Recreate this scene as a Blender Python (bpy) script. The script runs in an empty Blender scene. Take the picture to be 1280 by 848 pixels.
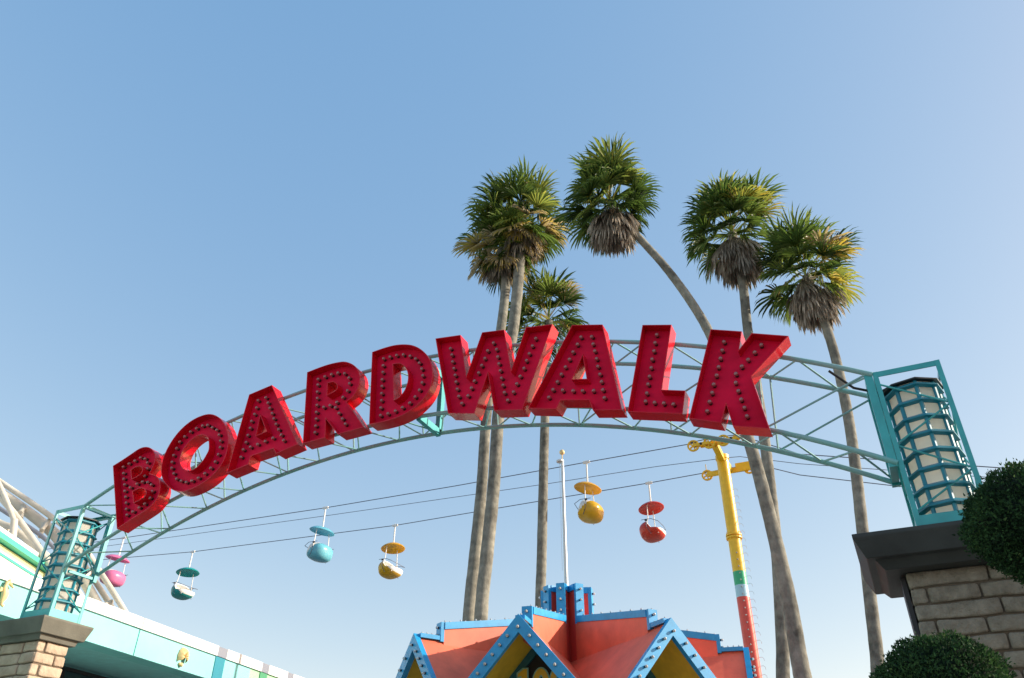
import bpy, bmesh, math, random
from mathutils import Vector as V, Matrix, geometry, noise
random.seed(7)
rad = math.radians
SC = bpy.context.scene
COL = SC.collection
EYE = 1.65

# ------------------------------------------------------------------ camera
F = 976.0
th, ro, ya = rad(33.537), rad(0.38), rad(24.938)
cy, sy = math.cos(ya), math.sin(ya)
fw = V((-sy*math.cos(th), cy*math.cos(th), math.sin(th)))
rt = V((cy, sy, 0.0)); up = rt.cross(fw)
rt, up = rt*math.cos(ro)+up*math.sin(ro), -rt*math.sin(ro)+up*math.cos(ro)
heading = V((-sy, cy, 0))
CAMP = V((0, 0, EYE))
cd = bpy.data.cameras.new("camera"); cam = bpy.data.objects.new("camera", cd); COL.objects.link(cam)
cd.sensor_width = 36; cd.lens = F/1280*36; cd.clip_start = 0.05; cd.clip_end = 5000
m = Matrix.Identity(4)
for i in range(3):
    m[i][0], m[i][1], m[i][2], m[i][3] = rt[i], up[i], -fw[i], CAMP[i]
cam.matrix_world = m
SC.camera = cam

# surveyed directions -> points at their real distance
def ray(x, y): return fw*F + rt*(x-640) + up*(424-y)
def onY(x, y, Y): r = ray(x, y); return r*(Y/r.y) + CAMP
def onZ(x, y, Z): r = ray(x, y); return r*((Z-EYE)/r.z) + CAMP
def onD(x, y, d): r = ray(x, y); return r*(d/r.dot(heading)) + CAMP
def depth(p): return (p-CAMP).dot(fw)

# ------------------------------------------------------------------ materials
def mat(name, col, rough=0.5, metal=0.0, coat=0.0, var=0.0, vscale=6.0, bump=0.0, bscale=40.0, col2=None, trans=0.0, emit=None, spec=None):
    M = bpy.data.materials.new(name); M.use_nodes = True
    nt = M.node_tree; N = nt.nodes; L = nt.links
    b = N["Principled BSDF"]
    b.inputs["Base Color"].default_value = (*col, 1)
    b.inputs["Roughness"].default_value = rough
    b.inputs["Metallic"].default_value = metal
    if coat: b.inputs["Coat Weight"].default_value = coat; b.inputs["Coat Roughness"].default_value = 0.08
    if spec is not None: b.inputs["Specular IOR Level"].default_value = spec
    tc = N.new("ShaderNodeTexCoord")
    if var or col2:
        n = N.new("ShaderNodeTexNoise"); n.inputs["Scale"].default_value = vscale; n.inputs["Detail"].default_value = 6; n.inputs["Roughness"].default_value = .6
        L.new(tc.outputs["Object"], n.inputs["Vector"])
        r = N.new("ShaderNodeValToRGB"); L.new(n.outputs["Fac"], r.inputs["Fac"])
        r.color_ramp.elements[0].position = .32; r.color_ramp.elements[1].position = .68
        c2 = col2 or tuple(min(1, c*(1+var)) for c in col)
        c1 = col if col2 else tuple(c*(1-var) for c in col)
        r.color_ramp.elements[0].color = (*c1, 1); r.color_ramp.elements[1].color = (*c2, 1)
        L.new(r.outputs["Color"], b.inputs["Base Color"])
    if bump:
        n2 = N.new("ShaderNodeTexNoise"); n2.inputs["Scale"].default_value = bscale; n2.inputs["Detail"].default_value = 5
        L.new(tc.outputs["Object"], n2.inputs["Vector"])
        bp = N.new("ShaderNodeBump"); bp.inputs["Strength"].default_value = bump; bp.inputs["Distance"].default_value = .02
        L.new(n2.outputs["Fac"], bp.inputs["Height"]); L.new(bp.outputs["Normal"], b.inputs["Normal"])
    if trans:
        t = N.new("ShaderNodeBsdfTranslucent"); mx = N.new("ShaderNodeMixShader"); mx.inputs[0].default_value = trans
        src = b.inputs["Base Color"]
        if src.is_linked: L.new(src.links[0].from_socket, t.inputs["Color"])
        else: t.inputs["Color"].default_value = (*col, 1)
        L.new(b.outputs[0], mx.inputs[1]); L.new(t.outputs[0], mx.inputs[2])
        L.new(mx.outputs[0], N["Material Output"].inputs["Surface"])
    if emit: b.inputs["Emission Color"].default_value = (*emit[:3], 1); b.inputs["Emission Strength"].default_value = emit[3]
    return M

def leafmat(name, c1, c2, trans, rough=.45):
    """foliage: every leaf carries a random value (attribute 'tone'), the colour runs between two leaf colours"""
    M = bpy.data.materials.new(name); M.use_nodes = True
    nt = M.node_tree; N = nt.nodes; L = nt.links; b = N["Principled BSDF"]
    a = N.new("ShaderNodeAttribute"); a.attribute_name = "tone"
    r = N.new("ShaderNodeValToRGB"); L.new(a.outputs["Fac"], r.inputs["Fac"])
    b.inputs["Specular IOR Level"].default_value = .3
    r.color_ramp.elements[0].color = (*c1, 1); r.color_ramp.elements[1].color = (*c2, 1)
    for pos, c in LEAFSTOPS.get(name, []):
        e = r.color_ramp.elements.new(pos); e.color = (*c, 1)
    L.new(r.outputs["Color"], b.inputs["Base Color"]); b.inputs["Roughness"].default_value = rough
    t = N.new("ShaderNodeBsdfTranslucent"); mx = N.new("ShaderNodeMixShader"); mx.inputs[0].default_value = trans
    L.new(r.outputs["Color"], t.inputs["Color"])
    L.new(b.outputs[0], mx.inputs[1]); L.new(t.outputs[0], mx.inputs[2]); L.new(mx.outputs[0], N["Material Output"].inputs["Surface"])
    return M

def trunkmat():
    M = bpy.data.materials.new("palm_bark"); M.use_nodes = True
    nt = M.node_tree; N = nt.nodes; L = nt.links; b = N["Principled BSDF"]; b.inputs["Roughness"].default_value = .9
    tc = N.new("ShaderNodeTexCoord"); mp = N.new("ShaderNodeMapping"); mp.inputs["Scale"].default_value = (6, 6, 4)
    L.new(tc.outputs["Object"], mp.inputs["Vector"])
    n = N.new("ShaderNodeTexNoise"); n.inputs["Scale"].default_value = 1.0; n.inputs["Detail"].default_value = 8; n.inputs["Roughness"].default_value = .65
    L.new(mp.outputs[0], n.inputs["Vector"])
    n3 = N.new("ShaderNodeTexNoise"); n3.inputs["Scale"].default_value = 1.1; n3.inputs["Detail"].default_value = 4
    L.new(tc.outputs["Object"], n3.inputs["Vector"])
    ad = N.new("ShaderNodeMath"); ad.operation = 'ADD'; L.new(n.outputs["Fac"], ad.inputs[0]); L.new(n3.outputs["Fac"], ad.inputs[1])
    r = N.new("ShaderNodeValToRGB"); L.new(ad.outputs[0], r.inputs["Fac"])
    hf = N.new("ShaderNodeMath"); hf.operation = 'MULTIPLY'; hf.inputs[1].default_value = .5; L.new(ad.outputs[0], hf.inputs[0]); L.new(hf.outputs[0], r.inputs["Fac"])
    r.color_ramp.elements[0].position = .35; r.color_ramp.elements[0].color = (.072, .072, .060, 1)
    r.color_ramp.elements[1].position = .66; r.color_ramp.elements[1].color = (.33, .325, .27, 1)
    L.new(r.outputs["Color"], b.inputs["Base Color"])
    bp = N.new("ShaderNodeBump"); bp.inputs["Strength"].default_value = .8; bp.inputs["Distance"].default_value = .03
    wv = N.new("ShaderNodeTexWave"); wv.wave_type = 'BANDS'; wv.bands_direction = 'Z'; wv.inputs["Scale"].default_value = 1.1; wv.inputs["Distortion"].default_value = 4.5; wv.inputs["Detail"].default_value = 3; wv.inputs["Detail Scale"].default_value = 1.6
    L.new(tc.outputs["Object"], wv.inputs["Vector"])
    mx = N.new("ShaderNodeMix"); mx.data_type = 'RGBA'; mx.blend_type = 'MULTIPLY'; mx.inputs["Factor"].default_value = .13
    L.new(r.outputs["Color"], mx.inputs["A"]); L.new(wv.outputs["Color"], mx.inputs["B"]); L.new(mx.outputs["Result"], b.inputs["Base Color"])
    sm = N.new("ShaderNodeMath"); sm.operation = 'ADD'; L.new(n.outputs["Fac"], sm.inputs[0]); sc_ = N.new("ShaderNodeMath"); sc_.operation = "MULTIPLY"; sc_.inputs[1].default_value = .25; L.new(wv.outputs["Fac"], sc_.inputs[0]); L.new(sc_.outputs[0], sm.inputs[1])
    L.new(sm.outputs[0], bp.inputs["Height"]); L.new(bp.outputs["Normal"], b.inputs["Normal"])
    return M

def glassy(name, col, mixv, rough=.08):
    M = bpy.data.materials.new(name); M.use_nodes = True
    nt = M.node_tree; N = nt.nodes; L = nt.links; b = N["Principled BSDF"]
    b.inputs["Base Color"].default_value = (*col, 1); b.inputs["Roughness"].default_value = rough
    b.inputs["Transmission Weight"].default_value = mixv; b.inputs["IOR"].default_value = 1.35
    return M

LEAFSTOPS = {
 "palm_frond": [(.32, (.085, .145, .026)), (.62, (.20, .27, .055)), (.78, (.33, .34, .06)), (.87, (.48, .37, .05))],
 "topiary_leaf": [(.40, (.022, .066, .022)), (.85, (.070, .155, .045))],
}
RED = mat("red_enamel", (.60, .004, .017), .24, coat=.28, var=.14, vscale=2.5, bump=.06, bscale=9, spec=.25)
REDF = mat("crimson_face", (.74, .004, .050), .55, var=.17, vscale=3, bump=.06, bscale=12, spec=.12)
BULBG = mat("smoked_red_bulb_glass", (.34, .075, .085), .07, coat=.8, spec=.9)
SOCK = mat("dark_bulb_socket", (.018, .006, .007), .5)
TEAL = mat("teal_paint", (.045, .38, .39), .38, coat=.15, var=.14, vscale=5)
TEALD = mat("worn_teal_steel", (.15, .45, .43), .42, var=.3, vscale=2.2, col2=(.26, .43, .42))
BLUE = mat("lantern_blue", (.006, .21, .29), .4, var=.12)
PANEL = mat("lantern_panel", (.92, .90, .82), .35, var=.05, vscale=8, trans=.62)
DARK = mat("dark_metal", (.018, .018, .02), .5)
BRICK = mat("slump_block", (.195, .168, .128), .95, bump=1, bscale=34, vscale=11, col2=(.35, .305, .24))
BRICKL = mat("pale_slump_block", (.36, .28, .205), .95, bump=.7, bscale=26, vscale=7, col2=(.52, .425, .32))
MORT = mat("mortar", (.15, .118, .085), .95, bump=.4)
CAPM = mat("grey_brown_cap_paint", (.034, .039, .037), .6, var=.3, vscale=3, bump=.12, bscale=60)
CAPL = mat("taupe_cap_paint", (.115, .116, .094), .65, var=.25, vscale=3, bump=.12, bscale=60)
TURQ = mat("turquoise_stucco", (.25, .62, .61), .75, var=.08, vscale=1.2, bump=.25, bscale=6)
TURQD = mat("teal_pilaster_paint", (.012, .23, .31), .6, var=.06)
GREENP = mat("green_pilaster_paint", (.06, .30, .15), .6, var=.06)
GREENL = mat("pale_green_stucco", (.34, .62, .38), .75, var=.05)
SOFF = mat("soffit_teal", (.34, .70, .70), .7, var=.08)
WHITE = mat("white_paint", (.78, .78, .75), .55, var=.04, vscale=2)
JOINT = mat("grey_joint", (.22, .24, .29), .6)
CREAM = mat("cream_steel", (.58, .55, .46), .5, var=.2, vscale=1.6)
GREENT = mat("green_trim", (.08, .50, .36), .5)
YELW = mat("pale_yellow_wall", (.60, .60, .32), .7, var=.08)
GOLD = mat("gilded_relief", (.70, .53, .25), .4, var=.15, bump=.2, bscale=20)
CORAL = mat("coral_panel", (.72, .16, .085), .55, var=.2, vscale=1.6, bump=.1, bscale=3)
CORALD = mat("shaded_coral_panel", (.55, .065, .050), .55, var=.08, vscale=1.5)  # coral with the inner fins' shade darkened into its colour; body wall shares it
BTRIM = mat("bright_blue_trim", (.016, .31, .62), .4, coat=.15, var=.12)
OCHRE = mat("ochre_soffit", (.72, .52, .045), .6, var=.1)
BLACKP = mat("black_panel", (.015, .014, .014), .5)
BULBW = glassy("clear_bulb_glass", (.85, .85, .82), .5, .06)
LETY = mat("yellow_lettering", (.80, .50, .03), .4)
LETT = mat("pale_teal_outline", (.25, .55, .52), .4)
RIDEY = mat("yellow_ride_paint", (.84, .52, .015), .4, coat=.2, var=.07)
RIDER = mat("red_ride_paint", (.66, .065, .045), .4, coat=.2, var=.07)
RIDEG = mat("green_ride_paint", (.03, .42, .20), .4)
RIDEB = mat("pale_blue_ride_paint", (.38, .62, .75), .4)
STEEL = mat("pale_grey_steel", (.55, .56, .55), .4, metal=.3)
CABLE = mat("cable_steel", (.10, .11, .15), .6)
BARK = trunkmat()
FROND = leafmat("palm_frond", (.036, .068, .016), (.38, .32, .20), .55, .40)
DEAD = leafmat("dead_palm_frond", (.11, .092, .072), (.62, .56, .47), .2, .7)
TOPI = leafmat("topiary_leaf", (.006, .018, .009), (.17, .25, .08), .25, .85)
GROUND = mat("asphalt_paving", (.19, .195, .19), .9, var=.15, vscale=.4, bump=.2, bscale=20)
WINDOW = mat("dark_glazing", (.03, .06, .07), .1)

# ------------------------------------------------------------------ helpers
def tag(o, label=None, cat=None, group=None, kind=None):
    if label: o["label"] = label
    if cat: o["category"] = cat
    if group: o["group"] = group
    if kind: o["kind"] = kind
    return o

def thing(name, label, cat, loc, group=None):
    o = bpy.data.objects.new(name, None); COL.objects.link(o); o.location = loc; o.empty_display_size = .2
    return tag(o, label, cat, group)

def obj(name, bm, mats, parent=None, smooth=None, world=True):
    """link a bmesh as ONE object; vertices are given in world space unless world is False"""
    if not isinstance(mats, (list, tuple)): mats = [mats]
    if parent is not None and world:
        p = parent; off = V((0, 0, 0))
        while p is not None: off += p.location; p = p.parent
        bmesh.ops.translate(bm, verts=bm.verts, vec=-off)
    me = bpy.data.meshes.new(name); bm.to_mesh(me); bm.free()
    for mm in mats: me.materials.append(mm)
    if smooth is not None:
        me.polygons.foreach_set("use_smooth", [True]*len(me.polygons))
        if smooth < 179: me.set_sharp_from_angle(angle=rad(smooth))
    o = bpy.data.objects.new(name, me); COL.objects.link(o)
    if parent is not None: o.parent = parent
    return o

def face(bm, pts, mi=0):
    f = bm.faces.new([bm.verts.new(p) for p in pts]); f.material_index = mi; return f

def box8(bm, c, mi=0, skip=()):
    """c: 8 corners, bottom 4 ccw then top 4"""
    v = [bm.verts.new(p) for p in c]
    for k, q in enumerate(((3,2,1,0),(4,5,6,7),(0,1,5,4),(1,2,6,5),(2,3,7,6),(3,0,4,7))):
        if k in skip: continue
        f = bm.faces.new([v[i] for i in q]); f.material_index = mi
    return v

def box(bm, x0, y0, z0, x1, y1, z1, mi=0):
    return box8(bm, [(x0,y0,z0),(x1,y0,z0),(x1,y1,z0),(x0,y1,z0),(x0,y0,z1),(x1,y0,z1),(x1,y1,z1),(x0,y1,z1)], mi)

def bar(bm, p, q, w, h, side=V((0,0,1)), mi=0):
    """rectangular bar from p to q; h measured along side, w across"""
    p, q = V(p), V(q); d = (q-p).normalized()
    a = d.cross(side)
    if a.length < 1e-4: a = d.cross(V((1,0,0)))
    a.normalize(); b = a.cross(d).normalized()
    A, B = a*(w/2), b*(h/2)
    return box8(bm, [p-A-B, p+A-B, q+A-B, q-A-B, p-A+B, p+A+B, q+A+B, q-A+B], mi)

def tube(bm, pts, r, n=8, mi=0, cap=True):
    pts = [V(p) for p in pts]; rs = r if isinstance(r, (list, tuple)) else [r]*len(pts)
    rings = []; prev = None
    for i, p in enumerate(pts):
        d = (pts[min(i+1, len(pts)-1)] - pts[max(i-1, 0)]).normalized()
        if prev is None:
            a = d.orthogonal().normalized()
        else:
            a = (prev - d*prev.dot(d)).normalized()
        prev = a; b = d.cross(a)
        rings.append([bm.verts.new(p + (a*math.cos(2*math.pi*k/n) + b*math.sin(2*math.pi*k/n))*rs[i]) for k in range(n)])
    for i in range(len(rings)-1):
        for k in range(n):
            f = bm.faces.new((rings[i][k], rings[i][(k+1) % n], rings[i+1][(k+1) % n], rings[i+1][k])); f.material_index = mi
    if cap:
        for rg in (rings[0][::-1], rings[-1]):
            f = bm.faces.new(rg); f.material_index = mi
    return rings

def ball(bm, c, r, u=10, v=7, mi=0, scale=None):
    M = Matrix.Translation(V(c)) @ (Matrix.Diagonal((*scale, 1)) if scale else Matrix.Identity(4))
    g = bmesh.ops.create_uvsphere(bm, u_segments=u, v_segments=v, radius=r, matrix=M)
    fs = set()
    for vv in g["verts"]:
        for f in vv.link_faces: fs.add(f)
    for f in fs: f.material_index = mi; f.smooth = True

def disc(bm, c, axis, r, t, n=20, mi=0):
    axis = V(axis).normalized(); tube(bm, [V(c)-axis*t/2, V(c)+axis*t/2], r, n, mi)

# ------------------------------------------------------------------ sky, sun, exposure
SUN_AZ, SUN_EL = 24.0, 23.0          # azimuth from +X towards +Y
sd = V((math.cos(rad(SUN_EL))*math.cos(rad(SUN_AZ)), math.cos(rad(SUN_EL))*math.sin(rad(SUN_AZ)), math.sin(rad(SUN_EL))))
W = bpy.data.worlds.new("World"); SC.world = W; W.use_nodes = True
nt = W.node_tree; bg = nt.nodes["Background"]
sky = nt.nodes.new("ShaderNodeTexSky"); sky.sky_type = 'NISHITA'; sky.sun_disc = False
sky.sun_elevation = rad(SUN_EL); sky.sun_rotation = rad(90-SUN_AZ)
sky.altitude = 0; sky.air_density = 1.0; sky.dust_density = .9; sky.ozone_density = 1.0
# white balance of the photograph, plus an even veil of bright sea air over the whole sky
wb = nt.nodes.new("ShaderNodeMix"); wb.data_type = 'RGBA'; wb.blend_type = 'MULTIPLY'; wb.inputs["Factor"].default_value = 1
wb.inputs["B"].default_value = (1.11, .72, .37, 1)
veil = nt.nodes.new("ShaderNodeMix"); veil.data_type = 'RGBA'; veil.blend_type = 'ADD'; veil.inputs["Factor"].default_value = 1
veil.inputs["B"].default_value = (.15, .91, 2.12, 1)
nt.links.new(sky.outputs[0], wb.inputs["A"]); nt.links.new(wb.outputs["Result"], veil.inputs["A"]); nt.links.new(veil.outputs["Result"], bg.inputs["Color"])
bg.inputs["Strength"].default_value = .15
ld = bpy.data.lights.new("sun", 'SUN'); ld.energy = 4.3; ld.angle = rad(.5); ld.color = (1, .90, .76)
sun = bpy.data.objects.new("sun", ld); COL.objects.link(sun)
sun.rotation_euler = sd.to_track_quat('Z', 'Y').to_euler(); sun.location = (20, 20, 30)
vs = SC.view_settings; vs.view_transform = 'Standard'; vs.look = 'None'; vs.gamma = 1; vs.exposure = .68
vs.use_curve_mapping = False
SC.cycles.max_bounces = 10; SC.cycles.diffuse_bounces = 7; SC.cycles.use_denoising = True
SC.cycles.caustics_reflective = False; SC.cycles.caustics_refractive = False

# ------------------------------------------------------------------ ground
bm = bmesh.new(); face(bm, [(-900,-300,0),(900,-300,0),(900,1500,0),(-900,1500,0)])
tag(obj("ground", bm, GROUND), kind="structure")

# ------------------------------------------------------------------ entrance arch: truss + two tower frames
arch = thing("entrance_arch", "long teal steel lattice arch spanning between two caged towers, carrying the red letters", "arch", (-4.4, 6.2, 2.3+EYE-1.65))
YF, YB = 6.0, 6.42
XL, XR = -8.47, 0.352
AX, FUc, BUc = -4.37, (-5.124, 9.563), (-5.325, 9.746)
def zc(X, cz, R): return cz + math.sqrt(R*R-(X-AX)**2) + EYE
ARC = {"fu": (YF, -5.124, 9.563), "bu": (YB, -5.30, 9.722), "fl": (YF, -5.455, 9.194), "bl": (YB, -5.39, 9.131)}
def ap(k, X): Y, cz, R = ARC[k]; return V((X, Y, zc(X, cz, R)))
NS = 60
for k in ARC:
    bm = bmesh.new()
    tube(bm, [ap(k, XL+(XR-XL)*i/NS) for i in range(NS+1)], .021, 10)
    obj("chord", bm, TEALD, arch, smooth=40)
bm = bmesh.new()
npan = 17
xs = [XL+(XR-XL)*i/npan for i in range(npan+1)]
for i in range(npan):
    a, b, mid = xs[i], xs[i+1], (xs[i]+xs[i+1])/2
    rr = .0085
    # bottom and top faces: zigzag between front and back chords
    tube(bm, [ap("bl", a), ap("fl", mid)], rr, 6); tube(bm, [ap("fl", mid), ap("bl", b)], rr, 6)
    tube(bm, [ap("fu", a), ap("bu", mid)], rr, 6); tube(bm, [ap("bu", mid), ap("fu", b)], rr, 6)
npn = 10
for i in range(npn):
    a, b = XL+(XR-XL)*i/npn, XL+(XR-XL)*(i+1)/npn
    if i >= npn//2: lo, hi = a, b
    else: lo, hi = b, a
    for l_, u_, off in (("fl", "fu", 0), ("bl", "bu", .04)):
        tube(bm, [ap(l_, lo+off), ap(u_, hi-.03+off*.5)], rr, 6)
        if 0 < i: tube(bm, [ap(l_, a+off), ap(u_, a-.10+off+.16*(a-AX)/4)], rr*1.1, 6)
obj("lattice_bracing", bm, TEALD, arch, smooth=40)
# bolted splice frame in the middle of the arch
bm = bmesh.new(); XS = -3.83
q = [ap("fu", XS), ap("bu", XS), ap("bl", XS), ap("fl", XS)]
for i in range(4): bar(bm, q[i], q[(i+1) % 4], .075, .05, V((1,0,0)))
bar(bm, q[3], q[1], .02, .02, V((1,0,0)))
obj("splice_frame", bm, TEAL, arch)

def tower_frame(x0, x1, zb, zt, zl, inner, mats):
    """four angle-iron posts, head and base rails, zigzag rods; inner = +1 when the arch joins on the +X side"""
    T = bpy.data.objects.new("tower_frame", None); COL.objects.link(T); T.parent = arch
    T.location = V(((x0+x1)/2, 6.2, zb)) - arch.location
    P = [(x0, YF), (x1, YF), (x1, YB), (x0, YB)]
    s = .036
    for (x, y) in P:
        bm = bmesh.new()
        sx = 1 if x == x0 else -1; sy_ = 1 if y == YF else -1
        # angle iron: two thin legs
        fx = x; fy = y
        box(bm, min(fx, fx+sx*s), min(fy, fy+sy_*.008), zb, max(fx, fx+sx*s), max(fy, fy+sy_*.008), zt)
        box(bm, min(fx, fx+sx*.008), min(fy+sy_*.009, fy+sy_*s), zb, max(fx, fx+sx*.008), max(fy+sy_*.009, fy+sy_*s), zt)
        obj("post", bm, mats, T)
    for z, h, nm in ((zt-.022, .044, "head_rail"), (zb+.045, .09, "base_rail")):
        bm = bmesh.new()
        e = .003
        box(bm, x0+s, YF+e, z-h/2, x1-s, YF+.012, z+h/2); box(bm, x0+s, YB-.012, z-h/2, x1-s, YB-e, z+h/2)
        box(bm, x0+e, YF+s, z-h/2, x0+.012, YB-s, z+h/2); box(bm, x1-.012, YF+s, z-h/2, x1-e, YB-s, z+h/2)
        if nm == "head_rail":
            # horizontal flange of the head angles
            box(bm, x0+.013, YF+.013, z+h/2-.008, x1-.013, YF+.045, z+h/2-.001); box(bm, x0+.013, YB-.045, z+h/2-.008, x1-.013, YB-.013, z+h/2-.001)
        obj(nm, bm, mats, T)
    bm = bmesh.new()
    n = 4
    for (pa, pb, fl) in (((x0,YF),(x1,YF),0), ((x1,YF),(x1,YB),1), ((x1,YB),(x0,YB),0), ((x0,YB),(x0,YF),1)):
        zs = [zt-.1-(zt-zb-.22)*i/n for i in range(n+1)]
        for i in range(n):
            A, B = (pa, pb) if (i+fl) % 2 == 0 else (pb, pa)
            cx, cyy = (x0+x1)/2, (YF+YB)/2
            def inn(p): return (p[0]+(.018 if p[0] < cx else -.018), p[1]+(.018 if p[1] < cyy else -.018))
            A, B = inn(A), inn(B)
            tube(bm, [(A[0], A[1], zs[i]), (B[0], B[1], zs[i+1])], .0075, 6)
    obj("zigzag_rods", bm, mats, T, smooth=40)
    # heavy end plate frame where the truss bolts on
    xe = x1 if inner > 0 else x0
    bm = bmesh.new()
    o = .035*inner
    za, zb2 = zt, zl
    for y in ((YF, YB) if inner < 0 else (YB,)):
        bar(bm, (xe+o, y+(.02 if y == YF else -.02), zb2-.06), (xe+o, y+(.02 if y == YF else -.02), za-.002), .06, .045, V((0,1,0)))
    for z in (za-.03, zb2-.02):
        w_ = .055 if inner < 0 else .03; bar(bm, (xe+o, YF+.045, z), (xe+o, YB-.045, z), w_, w_)
    obj("end_plate", bm, mats, T)
    return T
W0 = .483
ZBL, ZTL, ZLL = 2.22+EYE, 3.533+EYE, 2.749+EYE
ZBR, ZTR, ZLR = 1.936+EYE, 3.21+EYE, 2.471+EYE
tower_frame(-8.977, -8.977+W0, ZBL, ZTL, ZLL, 1, TEAL)
tower_frame(.356, .356+W0, ZBR, ZTR, ZLR, -1, TEAL)
bm = bmesh.new()
tube(bm, [V((.05, 6.05, 3.33+EYE)), V((.2, 6.1, 3.16+EYE)), V((.37, 6.15, 3.10+EYE)), V((.5, 6.2, 3.17+EYE)), V((.62, 6.22, 3.19+EYE))], .011, 7)
obj("power_cable", bm, DARK, arch, smooth=60)

# ------------------------------------------------------------------ lanterns
def lantern(cx, zb, zt, label):
    T = thing("tower_lantern", label, "lantern", (cx, 6.21, zb), "eight-sided lanterns caged in the towers")
    R = .184; n = 8
    def ang(k): return 2*math.pi*(k+.5)/n + rad(-15.5)
    def P(k, r, z): return V((cx+r*math.cos(ang(k)), 6.21+r*math.sin(ang(k)), z))
    H = zt-zb; tiers = 8; hh = H/tiers
    bm = bmesh.new()
    vs0 = [bm.verts.new(P(k, R, zb)) for k in range(n)]; vs1 = [bm.verts.new(P(k, R, zt)) for k in range(n)]
    for k in range(n): bm.faces.new((vs0[k], vs0[(k+1) % n], vs1[(k+1) % n], vs1[k]))
    bm.faces.new(vs0[::-1]); bm.faces.new(vs1)
    obj("diffuser", bm, PANEL, T)
    bm = bmesh.new()
    for k in range(n):
        tube(bm, [P(k, R+.002, zb+.001), P(k, R+.002, zt-.001)], .016, 6)
    obj("mullions", bm, BLUE, T)
    for i in range(tiers):
        z = zb + hh*(i+.5) if False else zb + hh*(i+.72)
        bm = bmesh.new()
        r0 = [bm.verts.new(P(k, R+.003, z-.014)) for k in range(n)]
        r1 = [bm.verts.new(P(k, R+.040, z-.002)) for k in range(n)]
        r2 = [bm.verts.new(P(k, R+.040, z+.010)) for k in range(n)]
        r3 = [bm.verts.new(P(k, R+.003, z+.034)) for k in range(n)]
        for a, b in ((r0, r1), (r1, r2), (r2, r3)):
            for k in range(n): bm.faces.new((a[k], a[(k+1) % n], b[(k+1) % n], b[k]))
        obj("ring", bm, BLUE, T)
    bm = bmesh.new()
    c0 = [bm.verts.new(P(k, R+.05, zt)) for k in range(n)]; c1 = [bm.verts.new(P(k, R+.05, zt+.012)) for k in range(n)]
    c2 = [bm.verts.new(P(k, .03, zt+.06)) for k in range(n)]
    for a, b in ((c0, c1), (c1, c2)):
        for k in range(n): bm.faces.new((a[k], a[(k+1) % n], b[(k+1) % n], b[k]))
    bm.faces.new(c0[::-1]); bm.faces.new(c2)
    obj("roof", bm, DARK, T)
    bm = bmesh.new()
    c0 = [bm.verts.new(P(k, R-.01, zb-.06)) for k in range(n)]; c1 = [bm.verts.new(P(k, R+.012, zb-.0005)) for k in range(n)]
    for k in range(n): bm.faces.new((c0[k], c0[(k+1) % n], c1[(k+1) % n], c1[k]))
    bm.faces.new(c0[::-1]); bm.faces.new(c1)
    obj("base_pan", bm, DARK, T)
lantern(-8.977+W0/2, ZBL+.10, ZTL-.13, "white panelled lantern with blue rings inside the far left tower frame, above the sunlit pier")
lantern(.356+W0/2+.01, ZBR+.06, ZTR-.13, "white panelled lantern with blue rings inside the right tower frame beside the clipped shrub")

# ------------------------------------------------------------------ letters
LY0, LDEP, LREC = 5.806, .160, .100
def smoothpoly(pts):
    n = len(pts); out = []
    for i in range(n):
        p0, p1, p2, p3 = pts[i-1], pts[i], pts[(i+1) % n], pts[(i+2) % n]
        s1, s2 = len(p1) > 2, len(p2) > 2
        out.append(V(p1[:2]))
        if s1 or s2:
            a, b = V(p1[:2]), V(p2[:2])
            t1 = (V(p2[:2])-V(p0[:2]))*.5 if s1 else (b-a)
            t2 = (V(p3[:2])-V(p1[:2]))*.5 if s2 else (b-a)
            for k in range(1, 4):
                t = k/4
                out.append(a*(2*t**3-3*t*t+1)+t1*(t**3-2*t*t+t)+b*(-2*t**3+3*t*t)+t2*(t**3-t*t))
    return out
def inset(poly, d, sign):
    n = len(poly); out = []
    for i in range(n):
        a, b, c = poly[i-1], poly[i], poly[(i+1) % n]
        e1 = (b-a).normalized(); e2 = (c-b).normalized()
        n1 = V((-e1.y, e1.x)); n2 = V((-e2.y, e2.x)); nn = n1+n2
        if nn.length < 1e-4: nn = n1
        nn.normalize(); k = d/max(.35, nn.dot(n1))
        out.append(b+nn*k*sign)
    return out
def area(p): return sum(p[i-1].x*p[i].y-p[i].x*p[i-1].y for i in range(len(p)))/2

# one bulb mesh: dark socket at the face, tinted globe in front (axis -Y)
bm = bmesh.new()
tube(bm, [(0,0,0),(0,-.020,0)], [.0165, .0155], 12, 0)
ball(bm, (0,-.037,0), .0200, 14, 9, 1)
bulb_me_obj = None
bme = bpy.data.meshes.new("bulb"); bm.to_mesh(bme); bm.free(); bme.materials.append(SOCK); bme.materials.append(BULBG)

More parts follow.
